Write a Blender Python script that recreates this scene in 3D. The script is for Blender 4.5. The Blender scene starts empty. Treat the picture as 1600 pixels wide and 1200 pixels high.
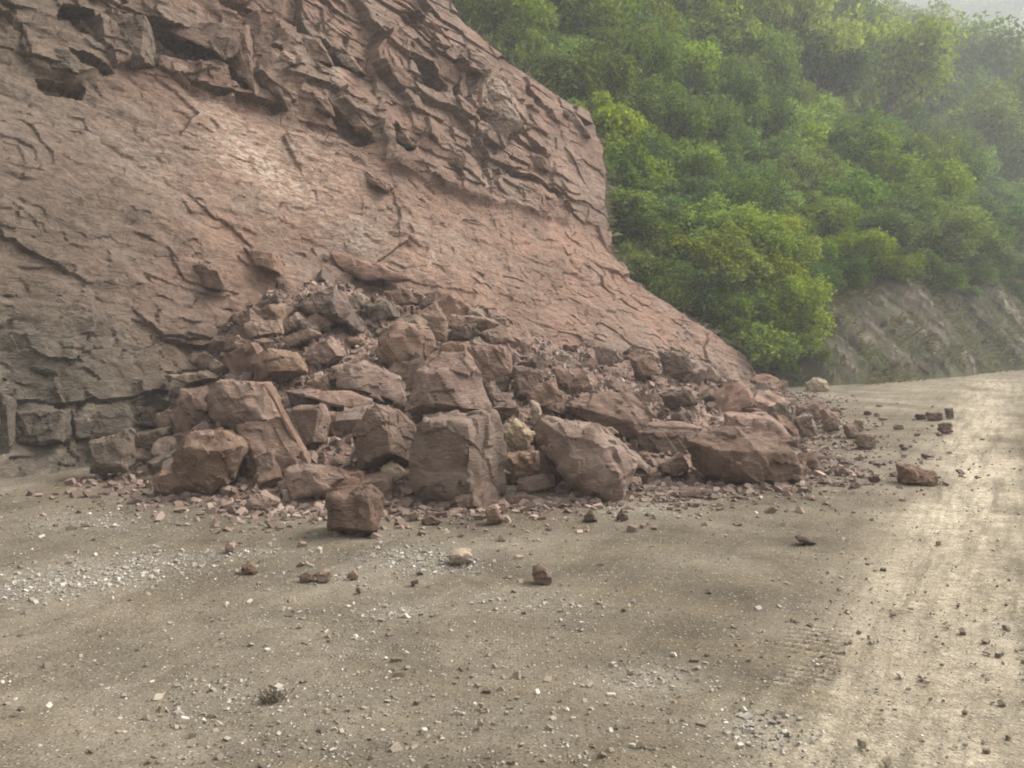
import bpy, bmesh, math, random
import numpy as np
from mathutils import Vector, Matrix, Euler

# ------------------------------------------------------------------ camera, sky, sun, exposure
scene = bpy.context.scene
COL = scene.collection
CAM_H, PITCH, FPX = 1.6, math.radians(3.57), 1443.0      # focal length in pixels of a 1600 px wide frame
cam_d = bpy.data.cameras.new('camera')
cam_d.sensor_width = 36.0
cam_d.lens = 36.0 * FPX / 1600.0
cam_d.clip_start, cam_d.clip_end = 0.05, 3000.0
cam = bpy.data.objects.new('camera', cam_d)
cam.location = (0, 0, CAM_H)
cam.rotation_euler = (math.radians(90) - PITCH, 0, 0)
COL.objects.link(cam)
scene.camera = cam

SUN_ELEV, SUN_AZ = math.radians(46), math.radians(64)     # azimuth from +Y towards +X
world = bpy.data.worlds.new('World')
scene.world = world
world.use_nodes = True
wn, wl = world.node_tree.nodes, world.node_tree.links
wn.clear()
w_sky = wn.new('ShaderNodeTexSky')
w_sky.sky_type = 'NISHITA'
w_sky.sun_disc = False
w_sky.sun_elevation = SUN_ELEV
w_sky.sun_rotation = SUN_AZ
w_sky.air_density, w_sky.dust_density, w_sky.ozone_density = 1.0, 6.0, 0.6
w_hs = wn.new('ShaderNodeHueSaturation')                  # a thin overcast: nearly grey sky
w_hs.inputs['Saturation'].default_value = 0.05
w_bg = wn.new('ShaderNodeBackground')
w_bg.inputs['Strength'].default_value = 0.15
w_out = wn.new('ShaderNodeOutputWorld')
wl.new(w_sky.outputs[0], w_hs.inputs['Color'])
wl.new(w_hs.outputs[0], w_bg.inputs['Color'])
wl.new(w_bg.outputs[0], w_out.inputs[0])

sun_d = bpy.data.lights.new('sun', 'SUN')
sun_d.energy = 1.15
sun_d.angle = math.radians(18)
sun_d.color = (1.0, 0.92, 0.79)
sun = bpy.data.objects.new('sun', sun_d)
sdir = Vector((math.sin(SUN_AZ) * math.cos(SUN_ELEV), math.cos(SUN_AZ) * math.cos(SUN_ELEV), math.sin(SUN_ELEV)))
sun.rotation_euler = sdir.to_track_quat('Z', 'Y').to_euler()
COL.objects.link(sun)

scene.view_settings.view_transform = 'Standard'
scene.view_settings.look = 'None'
scene.view_settings.gamma = 1.0
scene.view_settings.use_curve_mapping = False
scene.view_settings.exposure = 1.44
scene.render.engine = 'CYCLES'
scene.cycles.max_bounces = 6
scene.cycles.transparent_max_bounces = 6
scene.cycles.volume_bounces = 4
scene.cycles.filter_width = 1.9
scene.cycles.use_denoising = True

RNG = np.random.default_rng(7)
random.seed(7)

# ------------------------------------------------------------------ camera geometry helpers
CP, SP = math.cos(PITCH), math.sin(PITCH)
def ray(px, py):
    """direction with unit Y for a point of the 1600x1200 photograph (works on arrays)"""
    x = (np.asarray(px, float) - 800.0) / FPX
    u = (600.0 - np.asarray(py, float)) / FPX
    y = CP + u * SP
    z = u * CP - SP
    return np.stack([x / y, np.ones_like(x), z / y], -1)
def at(px, py, Y):
    d = ray(px, py)
    return d * np.asarray(Y, float)[..., None] + np.array([0, 0, CAM_H])
def ground_y(px, py):
    return -CAM_H / ray(px, py)[..., 2]
def project(P):
    X, Y, Z = P[..., 0], P[..., 1], P[..., 2] - CAM_H
    f = Y * CP - Z * SP
    u = Y * SP + Z * CP
    return 800 + FPX * X / f, 600 - FPX * u / f

# ------------------------------------------------------------------ numpy noise
def _hash(ix, iy, iz, seed):
    h = (ix.astype(np.int64) * 374761393 + iy.astype(np.int64) * 668265263 + iz.astype(np.int64) * 2147483647 + seed * 1274126177) & 0xFFFFFFFF
    h = ((h ^ (h >> 13)) * 1274126177) & 0xFFFFFFFF
    h = ((h ^ (h >> 16)) * 2246822519) & 0xFFFFFFFF
    h = h ^ (h >> 15)
    return (h & 0xFFFFFF).astype(np.float64) / 0xFFFFFF
def vnoise(P, seed=0):
    P = np.asarray(P, float)
    I = np.floor(P); F = P - I
    F = F * F * F * (F * (F * 6 - 15) + 10)
    I = I.astype(np.int64)
    out = 0
    for dx in (0, 1):
        wx = F[..., 0] if dx else 1 - F[..., 0]
        for dy in (0, 1):
            wy = F[..., 1] if dy else 1 - F[..., 1]
            for dz in (0, 1):
                wz = F[..., 2] if dz else 1 - F[..., 2]
                out = out + wx * wy * wz * _hash(I[..., 0] + dx, I[..., 1] + dy, I[..., 2] + dz, seed)
    return out * 2 - 1
def fbm(P, octv=4, seed=0, gain=0.5):
    a, s, out = 1.0, 0.0, 0
    P = np.asarray(P, float)
    for o in range(octv):
        out = out + a * vnoise(P * (2.03 ** o) + o * 17.3, seed + o)
        s += a; a *= gain
    return out / s
def n2(A, B, seed=0, octv=1, gain=0.5):
    return fbm(np.stack([A, B, np.zeros_like(A) + 0.37 * seed], -1), octv, seed, gain)
def facets(A, B, seed=0, tilt=0.6):
    """2-D cells, each a tilted flat facet; returns height in about -1..1 and distance to the cell border"""
    IA, IB = np.floor(A), np.floor(B)
    best = np.full(A.shape, 9.0); sec = np.full(A.shape, 9.0); hh = np.zeros(A.shape)
    for da in (-1, 0, 1):
        for db in (-1, 0, 1):
            ca, cb = IA + da, IB + db
            z = np.zeros_like(ca)
            ja = ca + 0.15 + 0.7 * _hash(ca, cb, z, seed); jb = cb + 0.15 + 0.7 * _hash(ca, cb, z, seed + 1)
            d = (A - ja) ** 2 + (B - jb) ** 2
            h = (_hash(ca, cb, z, seed + 2) * 2 - 1) + tilt * ((A - ja) * (_hash(ca, cb, z, seed + 3) * 2 - 1) + (B - jb) * (_hash(ca, cb, z, seed + 4) * 2 - 1)) * 2
            m = d < best
            sec = np.where(m, best, np.minimum(sec, d))
            hh = np.where(m, h, hh)
            best = np.where(m, d, best)
    return hh, np.sqrt(sec) - np.sqrt(best)
def sstep(a, b, x):
    t = np.clip((x - a) / (b - a), 0, 1)
    return t * t * (3 - 2 * t)
def in_poly(X, Y, poly):
    poly = np.asarray(poly, float)
    r = np.zeros(X.shape, bool)
    n = len(poly); j = n - 1
    for i in range(n):
        xi, yi = poly[i]; xj, yj = poly[j]
        c = ((yi > Y) != (yj > Y)) & (X < (xj - xi) * (Y - yi) / (yj - yi + 1e-12) + xi)
        r ^= c; j = i
    return r

# ------------------------------------------------------------------ object helpers
def mesh_from(name, V, F, smooth=True, attrs=None, sharp=None):
    me = bpy.data.meshes.new(name)
    V = np.ascontiguousarray(V, np.float32).reshape(-1, 3)
    F = np.ascontiguousarray(F, np.int32)
    k = F.shape[1]
    me.vertices.add(len(V)); me.vertices.foreach_set('co', V.ravel())
    me.loops.add(F.size); me.loops.foreach_set('vertex_index', F.ravel())
    me.polygons.add(len(F))
    me.polygons.foreach_set('loop_start', np.arange(0, F.size, k, dtype=np.int32))
    me.polygons.foreach_set('use_smooth', np.full(len(F), smooth))
    me.update(calc_edges=True)
    me.validate()
    for n_, a in (attrs or {}).items():
        at_ = me.attributes.new(n_, 'FLOAT', 'POINT'); at_.data.foreach_set('value', np.ascontiguousarray(a, np.float32).ravel())
    if sharp: me.set_sharp_from_angle(angle=math.radians(sharp))
    return me
def grid_faces(n, m):
    i = np.arange(n * m).reshape(n, m)
    return np.stack([i[:-1, :-1], i[1:, :-1], i[1:, 1:], i[:-1, 1:]], -1).reshape(-1, 4)
def link(name, me, mat=None, parent=None, label=None, cat=None, group=None, kind=None, loc=None, rot=None, scale=None):
    o = bpy.data.objects.new(name, me)
    COL.objects.link(o)
    if mat and me and not me.materials: me.materials.append(mat)
    if parent: o.parent = parent
    if label: o['label'] = label
    if cat: o['category'] = cat
    if group: o['group'] = group
    if kind: o['kind'] = kind
    if loc is not None: o.location = loc
    if rot is not None: o.rotation_euler = rot
    if scale is not None: o.scale = scale if hasattr(scale, '__len__') else (scale,) * 3
    return o

# ------------------------------------------------------------------ materials
class NT:
    def __init__(s, name):
        s.mat = bpy.data.materials.new(name); s.mat.use_nodes = True
        s.t = s.mat.node_tree; s.n = s.t.nodes; s.n.clear()
        s.out = s.n.new('ShaderNodeOutputMaterial')
    def new(s, typ, **kw):
        nd = s.n.new(typ)
        for k, v in kw.items(): setattr(nd, k, v)
        return nd
    def put(s, nd, key, v):
        if isinstance(v, bpy.types.NodeSocket): s.t.links.new(v, nd.inputs[key])
        else: nd.inputs[key].default_value = v
    def noise(s, vec, scale, detail=4, rough=0.55, dist=0.0):
        nd = s.new('ShaderNodeTexNoise'); s.put(nd, 'Vector', vec)
        s.put(nd, 'Scale', scale); s.put(nd, 'Detail', detail); s.put(nd, 'Roughness', rough); s.put(nd, 'Distortion', dist)
        return nd.outputs['Fac']
    def voro(s, vec, scale, feature='F1', out='Distance', rnd=1.0):
        nd = s.new('ShaderNodeTexVoronoi', feature=feature); s.put(nd, 'Vector', vec); s.put(nd, 'Scale', scale); s.put(nd, 'Randomness', rnd)
        return nd.outputs[out]
    def map(s, vec, scale=(1, 1, 1), rot=(0, 0, 0)):
        nd = s.new('ShaderNodeMapping'); s.put(nd, 'Vector', vec); s.put(nd, 'Scale', scale); s.put(nd, 'Rotation', rot)
        return nd.outputs[0]
    def ramp(s, fac, stops):
        nd = s.new('ShaderNodeValToRGB'); s.put(nd, 'Fac', fac)
        e = nd.color_ramp.elements
        while len(e) < len(stops): e.new(0.5)
        for el, (p, c) in zip(e, stops):
            el.position = p; el.color = (*c, 1) if len(c) == 3 else c
        return nd.outputs['Color']
    def mix(s, fac, a, b, mode='MIX'):
        nd = s.new('ShaderNodeMix', data_type='RGBA', blend_type=mode)
        s.put(nd, 0, fac)
        for k, v in ((6, a), (7, b)):
            if isinstance(v, tuple) and len(v) == 3: v = (*v, 1)
            s.put(nd, k, v)
        return nd.outputs[2]
    def math(s, op, a, b=0.0, clamp=False):
        nd = s.new('ShaderNodeMath', operation=op, use_clamp=clamp); s.put(nd, 0, a); s.put(nd, 1, b)
        return nd.outputs[0]
    def rng(s, v, a, b, c=0.0, d=1.0):
        nd = s.new('ShaderNodeMapRange'); s.put(nd, 0, v); s.put(nd, 1, a); s.put(nd, 2, b); s.put(nd, 3, c); s.put(nd, 4, d)
        return nd.outputs[0]
    def bump(s, h, strength, dist, nrm=None):
        nd = s.new('ShaderNodeBump'); s.put(nd, 'Strength', strength); s.put(nd, 'Distance', dist); s.put(nd, 'Height', h)
        if nrm is not None: s.put(nd, 'Normal', nrm)
        return nd.outputs[0]
    def surf(s, color, rough=0.9, normal=None, spec=0.25):
        b = s.new('ShaderNodeBsdfPrincipled'); s.put(b, 'Base Color', color); s.put(b, 'Roughness', rough); s.put(b, 'Specular IOR Level', spec)
        if normal is not None: s.put(b, 'Normal', normal)
        s.t.links.new(b.outputs[0], s.out.inputs[0])
        return s.mat
    def attr(s, name):
        return s.new('ShaderNodeAttribute', attribute_name=name).outputs['Fac']

def rock_material(name, dark, mid, light, streak=(0.45, 0.36, 0.29), streak_amt=0.45, vary=0.22):
    t = NT(name)
    co = t.new('ShaderNodeTexCoord').outputs['Object']
    info = t.new('ShaderNodeObjectInfo')
    off = t.new('ShaderNodeVectorMath', operation='ADD')
    mul = t.new('ShaderNodeVectorMath', operation='SCALE'); t.put(mul, 0, (37.0, 61.0, 17.0)); t.put(mul, 'Scale', info.outputs['Random'])
    t.put(off, 0, co); t.put(off, 1, mul.outputs[0]); v = off.outputs[0]
    c = t.ramp(t.noise(v, 3.2, 8, 0.62, 0.4), [(0.30, dark), (0.5, mid), (0.72, light)])
    c = t.mix(t.rng(t.noise(t.map(v, (2.5, 2.5, 11), (0.5, 0.35, 0.2)), 2.2, 6, 0.6), 0.56, 0.74, 0, streak_amt), c, streak)
    sp = t.rng(t.voro(v, 42), 0.0, 0.30, 1.0, 0.0)
    c = t.mix(t.math('MULTIPLY', sp, 0.30), c, light)
    c = t.mix(t.rng(t.noise(v, 26, 3, 0.7), 0.5, 0.75, 0, 0.45), c, dark)
    c = t.mix(1.0, c, (0.95, 0.885, 0.80), 'MULTIPLY')
    k = t.rng(info.outputs['Random'], 0, 1, 1 - vary, 1 + vary * 0.8)
    hs = t.new('ShaderNodeHueSaturation'); t.put(hs, 'Color', c); t.put(hs, 'Value', k)
    t.put(hs, 'Saturation', t.rng(t.math('FRACT', t.math('MULTIPLY', info.outputs['Random'], 13.7)), 0, 1, 0.82, 1.05))
    b = t.bump(t.noise(v, 55, 6, 0.7), 0.8, 0.014)
    b = t.bump(t.noise(t.map(v, (1, 1, 3.0), (0.6, 0.3, 0)), 9, 8, 0.68, 0.8), 0.75, 0.06, b)
    return t.surf(hs.outputs[0], 0.92, b, 0.2)
M = {}
M['rock_brown'] = rock_material('rock_brown', (0.110, 0.072, 0.054), (0.192, 0.131, 0.101), (0.28, 0.198, 0.156))
M['rock_pink'] = rock_material('rock_pink', (0.135, 0.086, 0.066), (0.215, 0.142, 0.112), (0.295, 0.206, 0.166))
M['rock_tan'] = rock_material('rock_tan', (0.140, 0.096, 0.072), (0.232, 0.164, 0.127), (0.325, 0.24, 0.190), (0.41, 0.32, 0.26))
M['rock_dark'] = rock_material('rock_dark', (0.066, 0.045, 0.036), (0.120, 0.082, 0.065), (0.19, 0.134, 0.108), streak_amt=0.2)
M['rock_grey'] = rock_material('rock_grey', (0.100, 0.078, 0.060), (0.170, 0.134, 0.105), (0.25, 0.202, 0.162), (0.34, 0.285, 0.235))
M['rock_cream'] = rock_material('rock_cream', (0.23, 0.18, 0.13), (0.34, 0.275, 0.205), (0.45, 0.38, 0.30), (0.54, 0.475, 0.39))

def cliff_material():
    t = NT('cliff_rock')
    co = t.new('ShaderNodeTexCoord').outputs['Object']
    pale, red, grey, lich = t.attr('pale'), t.attr('red'), t.attr('grey'), t.attr('lichen')
    n1 = t.noise(co, 0.9, 9, 0.62, 0.5)
    c = t.ramp(n1, [(0.30, (0.102, 0.070, 0.054)), (0.5, (0.176, 0.123, 0.096)), (0.72, (0.26, 0.186, 0.147))])
    strk = t.noise(t.map(co, (1.0, 1.0, 3.4), (0.0, 0.45, 0.85)), 2.4, 8, 0.65, 0.3)
    c = t.mix(t.rng(strk, 0.5, 0.72, 0, 0.55), c, (0.31, 0.22, 0.178))
    c = t.mix(t.rng(strk, 0.47, 0.32, 0, 0.6), c, (0.085, 0.058, 0.048))
    c = t.mix(t.math('MULTIPLY', red, t.rng(n1, 0.3, 0.7, 0.45, 1.0)), c, (0.36, 0.222, 0.170))
    c = t.mix(t.math('MULTIPLY', grey, 0.85), c, t.ramp(t.noise(co, 2.2, 8, 0.66), [(0.3, (0.062, 0.058, 0.046)), (0.7, (0.150, 0.138, 0.112))]))  # grey rock, toned darker to paint the overhang's shade at the left
    lm = t.math('MULTIPLY', lich, t.rng(t.noise(co, 3.5, 6, 0.7), 0.45, 0.62, 0, 1))
    c = t.mix(t.math('MULTIPLY', lm, 0.6), c, (0.085, 0.088, 0.045))
    c = t.mix(t.rng(t.noise(co, 0.55, 7, 0.7, 0.6), 0.47, 0.60, 0, 0.55), c, (0.235, 0.192, 0.16))
    fine = t.noise(co, 16, 6, 0.7)
    c = t.mix(t.rng(fine, 0.52, 0.75, 0, 0.5), c, (0.115, 0.082, 0.066))
    c = t.mix(t.rng(fine, 0.45, 0.25, 0, 0.4), c, (0.42, 0.325, 0.26))
    pm = t.math('MULTIPLY', pale, t.rng(t.noise(t.map(co, (1.2, 1.2, 3.5), (0, 0.45, 0.85)), 5.5, 6, 0.7, 0.6), 0.42, 0.62, 0, 1))
    c = t.mix(pm, c, (0.60, 0.52, 0.44))
    mot = t.noise(t.map(co, (1, 1, 1.7), (0, 0.45, 0.85)), 7, 9, 0.75, 0.5)
    c = t.mix(0.8, c, t.mix(1.0, c, t.ramp(mot, [(0.32, (0.55, 0.54, 0.53)), (0.5, (0.98, 0.98, 0.98)), (0.68, (1.45, 1.45, 1.43))]), 'MULTIPLY'))
    c = t.mix(1.0, c, (0.86, 0.82, 0.76), 'MULTIPLY')
    b = t.bump(t.noise(co, 34, 7, 0.7), 0.7, 0.025)
    b = t.bump(t.noise(t.map(co, (1, 1, 2.4), (0, 0.45, 0.85)), 5, 9, 0.72, 0.6), 0.8, 0.15, b)
    return t.surf(c, 0.93, b, 0.2)
M['cliff'] = cliff_material()

def ground_material():
    t = NT('dirt_road')
    co = t.new('ShaderNodeTexCoord').outputs['Object']
    dust_tread_light, chip, damp_tread_shade = t.attr('dust_tread_light'), t.attr('chip'), t.attr('damp_tread_shade')
    n1 = t.noise(co, 0.7, 9, 0.62, 0.3)
    c = t.ramp(n1, [(0.34, (0.074, 0.062, 0.045)), (0.5, (0.134, 0.113, 0.084)), (0.66, (0.205, 0.174, 0.132))])
    c = t.mix(t.rng(t.noise(t.map(co, (0.6, 2.2, 1), (0, 0, 0.5)), 1.6, 6, 0.6), 0.5, 0.7, 0, 0.5), c, (0.172, 0.135, 0.088))
    c = t.mix(t.rng(t.noise(t.map(co, (0.5, 1.6, 1), (0, 0, -0.5)), 3.2, 7, 0.68), 0.52, 0.68, 0, 0.55), c, (0.105, 0.086, 0.064))
    blot = t.rng(t.noise(t.map(co, (1.0, 1.9, 1), (0, 0, 0.45)), 3.4, 9, 0.72, 0.4), 0.30, 0.58, 0.45, 1.0)
    road = t.map(co, (1, 1, 1), (0, 0, 0.49))
    strk = t.noise(t.map(road, (7.0, 0.55, 1)), 1.0, 8, 0.72, 0.3)
    blot = t.math('MULTIPLY', blot, t.rng(strk, 0.36, 0.56, 0.30, 1.0))
    c = t.mix(t.rng(strk, 0.5, 0.34, 0, 0.5), c, (0.085, 0.070, 0.050))
    blot = t.math('MULTIPLY', blot, t.rng(t.noise(co, 70, 3, 0.7), 0.38, 0.56, 0.55, 1.0))
    blot = t.math('MULTIPLY', blot, t.rng(t.noise(co, 19, 5, 0.7), 0.34, 0.58, 0.35, 1.0))
    c = t.mix(t.math('MULTIPLY', t.math('MULTIPLY', dust_tread_light, blot), 0.95), c, t.ramp(t.noise(co, 2.6, 7, 0.6), [(0.3, (0.48, 0.40, 0.275)), (0.55, (0.63, 0.55, 0.41)), (0.75, (0.70, 0.63, 0.50))]))
    c = t.mix(t.math('MULTIPLY', damp_tread_shade, 0.55), c, (0.098, 0.072, 0.047))  # damp soil, plus the shading painted into the tyre grooves
    g = t.voro(co, 55, out='Color')
    sep = t.new('ShaderNodeSeparateColor'); t.put(sep, 0, g)
    gd = t.voro(co, 55)
    isg = t.math('MULTIPLY', t.rng(sep.outputs[0], 0.80, 0.84), t.rng(gd, 0.42, 0.30))
    c = t.mix(t.math('MULTIPLY', isg, 0.8), c, t.ramp(sep.outputs[1], [(0.0, (0.10, 0.088, 0.075)), (0.5, (0.30, 0.26, 0.21)), (1.0, (0.50, 0.47, 0.42))]))
    g2 = t.voro(co, 120, out='Color'); sep2 = t.new('ShaderNodeSeparateColor'); t.put(sep2, 0, g2)
    c = t.mix(0.55, c, t.mix(1.0, c, t.ramp(sep2.outputs[0], [(0, (0.55, 0.55, 0.55)), (1, (1.45, 1.45, 1.45))]), 'MULTIPLY'))
    cm = t.math('MULTIPLY', chip, t.rng(t.noise(co, 24, 5, 0.7), 0.42, 0.60))
    c = t.mix(t.math('MULTIPLY', cm, 0.45), c, (0.32, 0.30, 0.255))
    h = t.math('ADD', t.math('MULTIPLY', t.rng(gd, 0.5, 0.1), t.rng(sep.outputs[0], 0.6, 0.8)), t.noise(co, 28, 6, 0.7))
    b = t.bump(h, 0.7, 0.016)
    b = t.bump(t.noise(co, 6, 8, 0.7), 0.6, 0.05, b)
    return t.surf(c, 1.0, b, 0.0)
M['ground'] = ground_material()

def rubble_material():
    t = NT('rubble_soil')
    co = t.new('ShaderNodeTexCoord').outputs['Object']
    c = t.ramp(t.noise(co, 1.8, 8, 0.65), [(0.3, (0.098, 0.064, 0.050)), (0.52, (0.162, 0.108, 0.084)), (0.72, (0.24, 0.168, 0.132))])
    v = t.voro(co, 16, out='Color'); sep = t.new('ShaderNodeSeparateColor'); t.put(sep, 0, v)
    c = t.mix(0.7, c, t.mix(1.0, c, t.ramp(sep.outputs[0], [(0, (0.55, 0.54, 0.52)), (1, (1.5, 1.48, 1.45))]), 'MULTIPLY'))
    b = t.bump(t.rng(t.voro(co, 16), 0.0, 0.6, 1, 0), 0.7, 0.05)
    b = t.bump(t.noise(co, 30, 6, 0.7), 0.6, 0.02, b)
    return t.surf(c, 0.95, b, 0.15)
M['rubble'] = rubble_material()

def pebble_material(name, stops):
    t = NT(name)
    r = t.new('ShaderNodeNewGeometry').outputs['Random Per Island']
    co = t.new('ShaderNodeTexCoord').outputs['Object']
    c = t.ramp(r, stops)
    c = t.mix(t.rng(t.noise(co, 60, 4, 0.6), 0.4, 0.7, 0, 0.35), c, (0.18, 0.15, 0.12))
    return t.surf(c, 0.9, t.bump(t.noise(co, 120, 3, 0.6), 0.4, 0.004), 0.2)
M['gravel'] = pebble_material('gravel', [(0, (0.10, 0.08, 0.06)), (0.4, (0.17, 0.135, 0.097)), (0.75, (0.25, 0.205, 0.15)), (0.93, (0.36, 0.31, 0.24)), (1, (0.5, 0.45, 0.37))])
M['chips'] = pebble_material('white_chips', [(0, (0.17, 0.15, 0.12)), (0.65, (0.27, 0.245, 0.205)), (1, (0.46, 0.43, 0.37))])
M['scree'] = pebble_material('scree', [(0, (0.08, 0.053, 0.042)), (0.5, (0.150, 0.102, 0.080)), (0.88, (0.22, 0.155, 0.122)), (1, (0.36, 0.28, 0.22))])

def leaf_material(name, a, b, c_, trans=0.35):
    t = NT(name)
    r = t.new('ShaderNodeNewGeometry').outputs['Random Per Island']
    info = t.new('ShaderNodeObjectInfo').outputs['Random']
    c = t.ramp(r, [(0.0, a), (0.55, b), (1.0, c_)])
    hs = t.new('ShaderNodeHueSaturation'); t.put(hs, 'Color', c)
    t.put(hs, 'Hue', t.rng(info, 0, 1, 0.475, 0.52))
    t.put(hs, 'Value', t.rng(t.math('FRACT', t.math('MULTIPLY', info, 7.3)), 0, 1, 0.7, 1.3))
    t.put(hs, 'Saturation', t.rng(t.math('FRACT', t.math('MULTIPLY', info, 19.1)), 0, 1, 0.85, 1.05))
    d = t.new('ShaderNodeBsdfDiffuse'); t.put(d, 'Color', hs.outputs[0])
    tr = t.new('ShaderNodeBsdfTranslucent'); t.put(tr, 'Color', hs.outputs[0])
    m = t.new('ShaderNodeMixShader'); t.put(m, 0, trans)
    t.t.links.new(d.outputs[0], m.inputs[1]); t.t.links.new(tr.outputs[0], m.inputs[2]); t.t.links.new(m.outputs[0], t.out.inputs[0])
    return t.mat
M['leaf'] = leaf_material('leaf_green', (0.068, 0.115, 0.012), (0.125, 0.198, 0.020), (0.215, 0.295, 0.036))
M['leaf_bright'] = leaf_material('leaf_bright', (0.105, 0.160, 0.013), (0.19, 0.262, 0.022), (0.30, 0.365, 0.042))
M['leaf_dark'] = leaf_material('leaf_dark', (0.050, 0.092, 0.014), (0.092, 0.152, 0.023), (0.15, 0.22, 0.036))
M['weed'] = leaf_material('weed', (0.13, 0.108, 0.07), (0.18, 0.15, 0.10), (0.25, 0.21, 0.145))
M['undergrowth'] = leaf_material('undergrowth_leaf', (0.055, 0.085, 0.016), (0.095, 0.14, 0.026), (0.16, 0.20, 0.045))
M['dry_grass'] = leaf_material('dry_grass', (0.10, 0.10, 0.045), (0.16, 0.15, 0.07), (0.25, 0.22, 0.12))
def bark_material():
    t = NT('bark'); co = t.new('ShaderNodeTexCoord').outputs['Object']
    c = t.ramp(t.noise(t.map(co, (6, 6, 1.2)), 4, 6, 0.6), [(0.3, (0.06, 0.048, 0.036)), (0.7, (0.16, 0.13, 0.10))])
    return t.surf(c, 0.95, t.bump(t.noise(t.map(co, (8, 8, 1.5)), 5, 5, 0.6), 0.6, 0.02))
M['bark'] = bark_material()
def hill_material():
    t = NT('hillside_soil'); co = t.new('ShaderNodeTexCoord').outputs['Object']
    bank = t.attr('bank')
    g = t.ramp(t.noise(co, 1.4, 8, 0.65), [(0.3, (0.045, 0.050, 0.022)), (0.6, (0.085, 0.085, 0.04)), (0.8, (0.13, 0.115, 0.065))])
    s = t.noise(t.map(co, (1, 1, 2.6), (0.0, 0.7, 0.8)), 1.6, 8, 0.68, 0.4)
    r = t.ramp(t.rng(t.attr('strat'), -.7, .7), [(0.25, (0.038, 0.031, 0.024)), (0.5, (0.088, 0.071, 0.053)), (0.78, (0.22, 0.18, 0.138))])
    r = t.mix(0.5, r, t.mix(1.0, r, t.ramp(s, [(0.3, (0.5, 0.5, 0.5)), (0.7, (1.5, 1.5, 1.5))]), 'MULTIPLY'))
    r = t.mix(t.rng(t.noise(co, 1.1, 6, 0.7), 0.46, 0.58, 0, 0.8), r, (0.072, 0.074, 0.034))
    c = t.mix(bank, g, r)
    b = t.bump(t.noise(co, 9, 7, 0.7), 0.7, 0.12)
    return t.surf(c, 0.95, b, 0.15)
M['hill'] = hill_material()

# ------------------------------------------------------------------ the cliff plane
CB = np.array([-5.4, 9.8, 0.0])
STR = np.array([0.65, 0.76, 0.0]); STR /= np.linalg.norm(STR)      # along the foot of the cliff
NH = np.array([STR[1], -STR[0], 0.0])                               # out of the cliff, level
DIP = math.radians(60)
UPS = -NH * math.cos(DIP) + np.array([0, 0, math.sin(DIP)])         # up the slope
CN = NH * math.sin(DIP) + np.array([0, 0, math.cos(DIP)])           # outward normal
def cliff_st(px, py):
    d = ray(px, py); o = np.array([0, 0, CAM_H])
    k = ((CB - o) @ CN) / (d @ CN)
    P = d * k[..., None] + o - CB
    return P @ STR, P @ UPS
def cliff_pt(px, py):
    s, t = cliff_st(np.asarray(px, float), np.asarray(py, float))
    return CB + s[..., None] * STR + t[..., None] * UPS
def st_poly(pts):
    a = np.array(pts, float); s, t = cliff_st(a[:, 0], a[:, 1]); return np.stack([s, t], -1)

# ------------------------------------------------------------------ ground sheet
def axis(lo, hi, fine_lo, fine_hi, step, grow=1.18, cap=20):
    a = list(np.arange(fine_lo, fine_hi + 1e-6, step))
    s = step
    while a[-1] < hi: s = min(s * grow, cap); a.append(a[-1] + s)
    s = step; b = []
    x = fine_lo
    while x > lo: s = min(s * grow, cap); x -= s; b.append(x)
    return np.array(b[::-1] + a)
gx = axis(-100, 370, -6.5, 7.5, 0.035)
gy = axis(-40, 390, 2.2, 12.0, 0.035)
gy = np.unique(np.concatenate([gy, np.arange(3.9, 5.0, 0.012)]))
GX, GY = np.meshgrid(gx, gy, indexing='ij')
TRK = (GX - (1.55 + 0.535 * (GY - 3.6))) * 0.88                       # signed distance from the dusty wheel track
def ground_z(X, Y):
    z = 0.035 * n2(X * 0.55, Y * 0.55, 3, 3) + 0.016 * n2(X * 3, Y * 3, 5, 4, .6)
    near = np.exp(-((X - 1) ** 2 + (Y - 8) ** 2) / 400)
    return z * near
GZ = ground_z(GX, GY)
trk2 = TRK + 0.10 * n2(GX * 1.2, GY * 1.2, 9, 3)
GZ -= 0.018 * np.exp(-(trk2 / 0.35) ** 2) * np.exp(-((GY - 8) / 14) ** 2)
# tyre print: a row of tread bars pressed in the dust
tp_u = (GX - 1.44 - 0.42 * (GY - 4.36)); tp_v = GY - 4.38
tp = sstep(0.19, 0.08, np.abs(tp_u)) * sstep(0.62, 0.12, np.abs(tp_v)) * sstep(-.45, .1, n2(GX * 5, GY * 4, 17, 3) + .15)
GZ += tp * 0.017 * np.sin((tp_v + 0.45 * tp_u) * 2 * math.pi / 0.062)
ns = n2(GX * 0.9, GY * 0.55, 21, 5, 0.6)
wide = np.where(TRK < 0, sstep(-0.75, 0.0, TRK + 0.38 * ns), sstep(0.85, 0.05, TRK + 0.45 * ns - .15 * np.clip(6 - GY, 0, 3)))
dust_tread_light = wide * (.62 + .38 * sstep(4.5, 8, GY)) * (0.7 + 0.3 * sstep(-0.35, 0.3, n2(GX * 1.6, GY * 1.1, 25, 5, 0.6)))
far_d = sstep(13, 22, GY) * 0.28
dust_tread_light = np.clip(np.maximum(dust_tread_light, far_d * sstep(-6, 0, TRK)), 0, 1) * sstep(60, 40, np.abs(GY))
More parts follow.
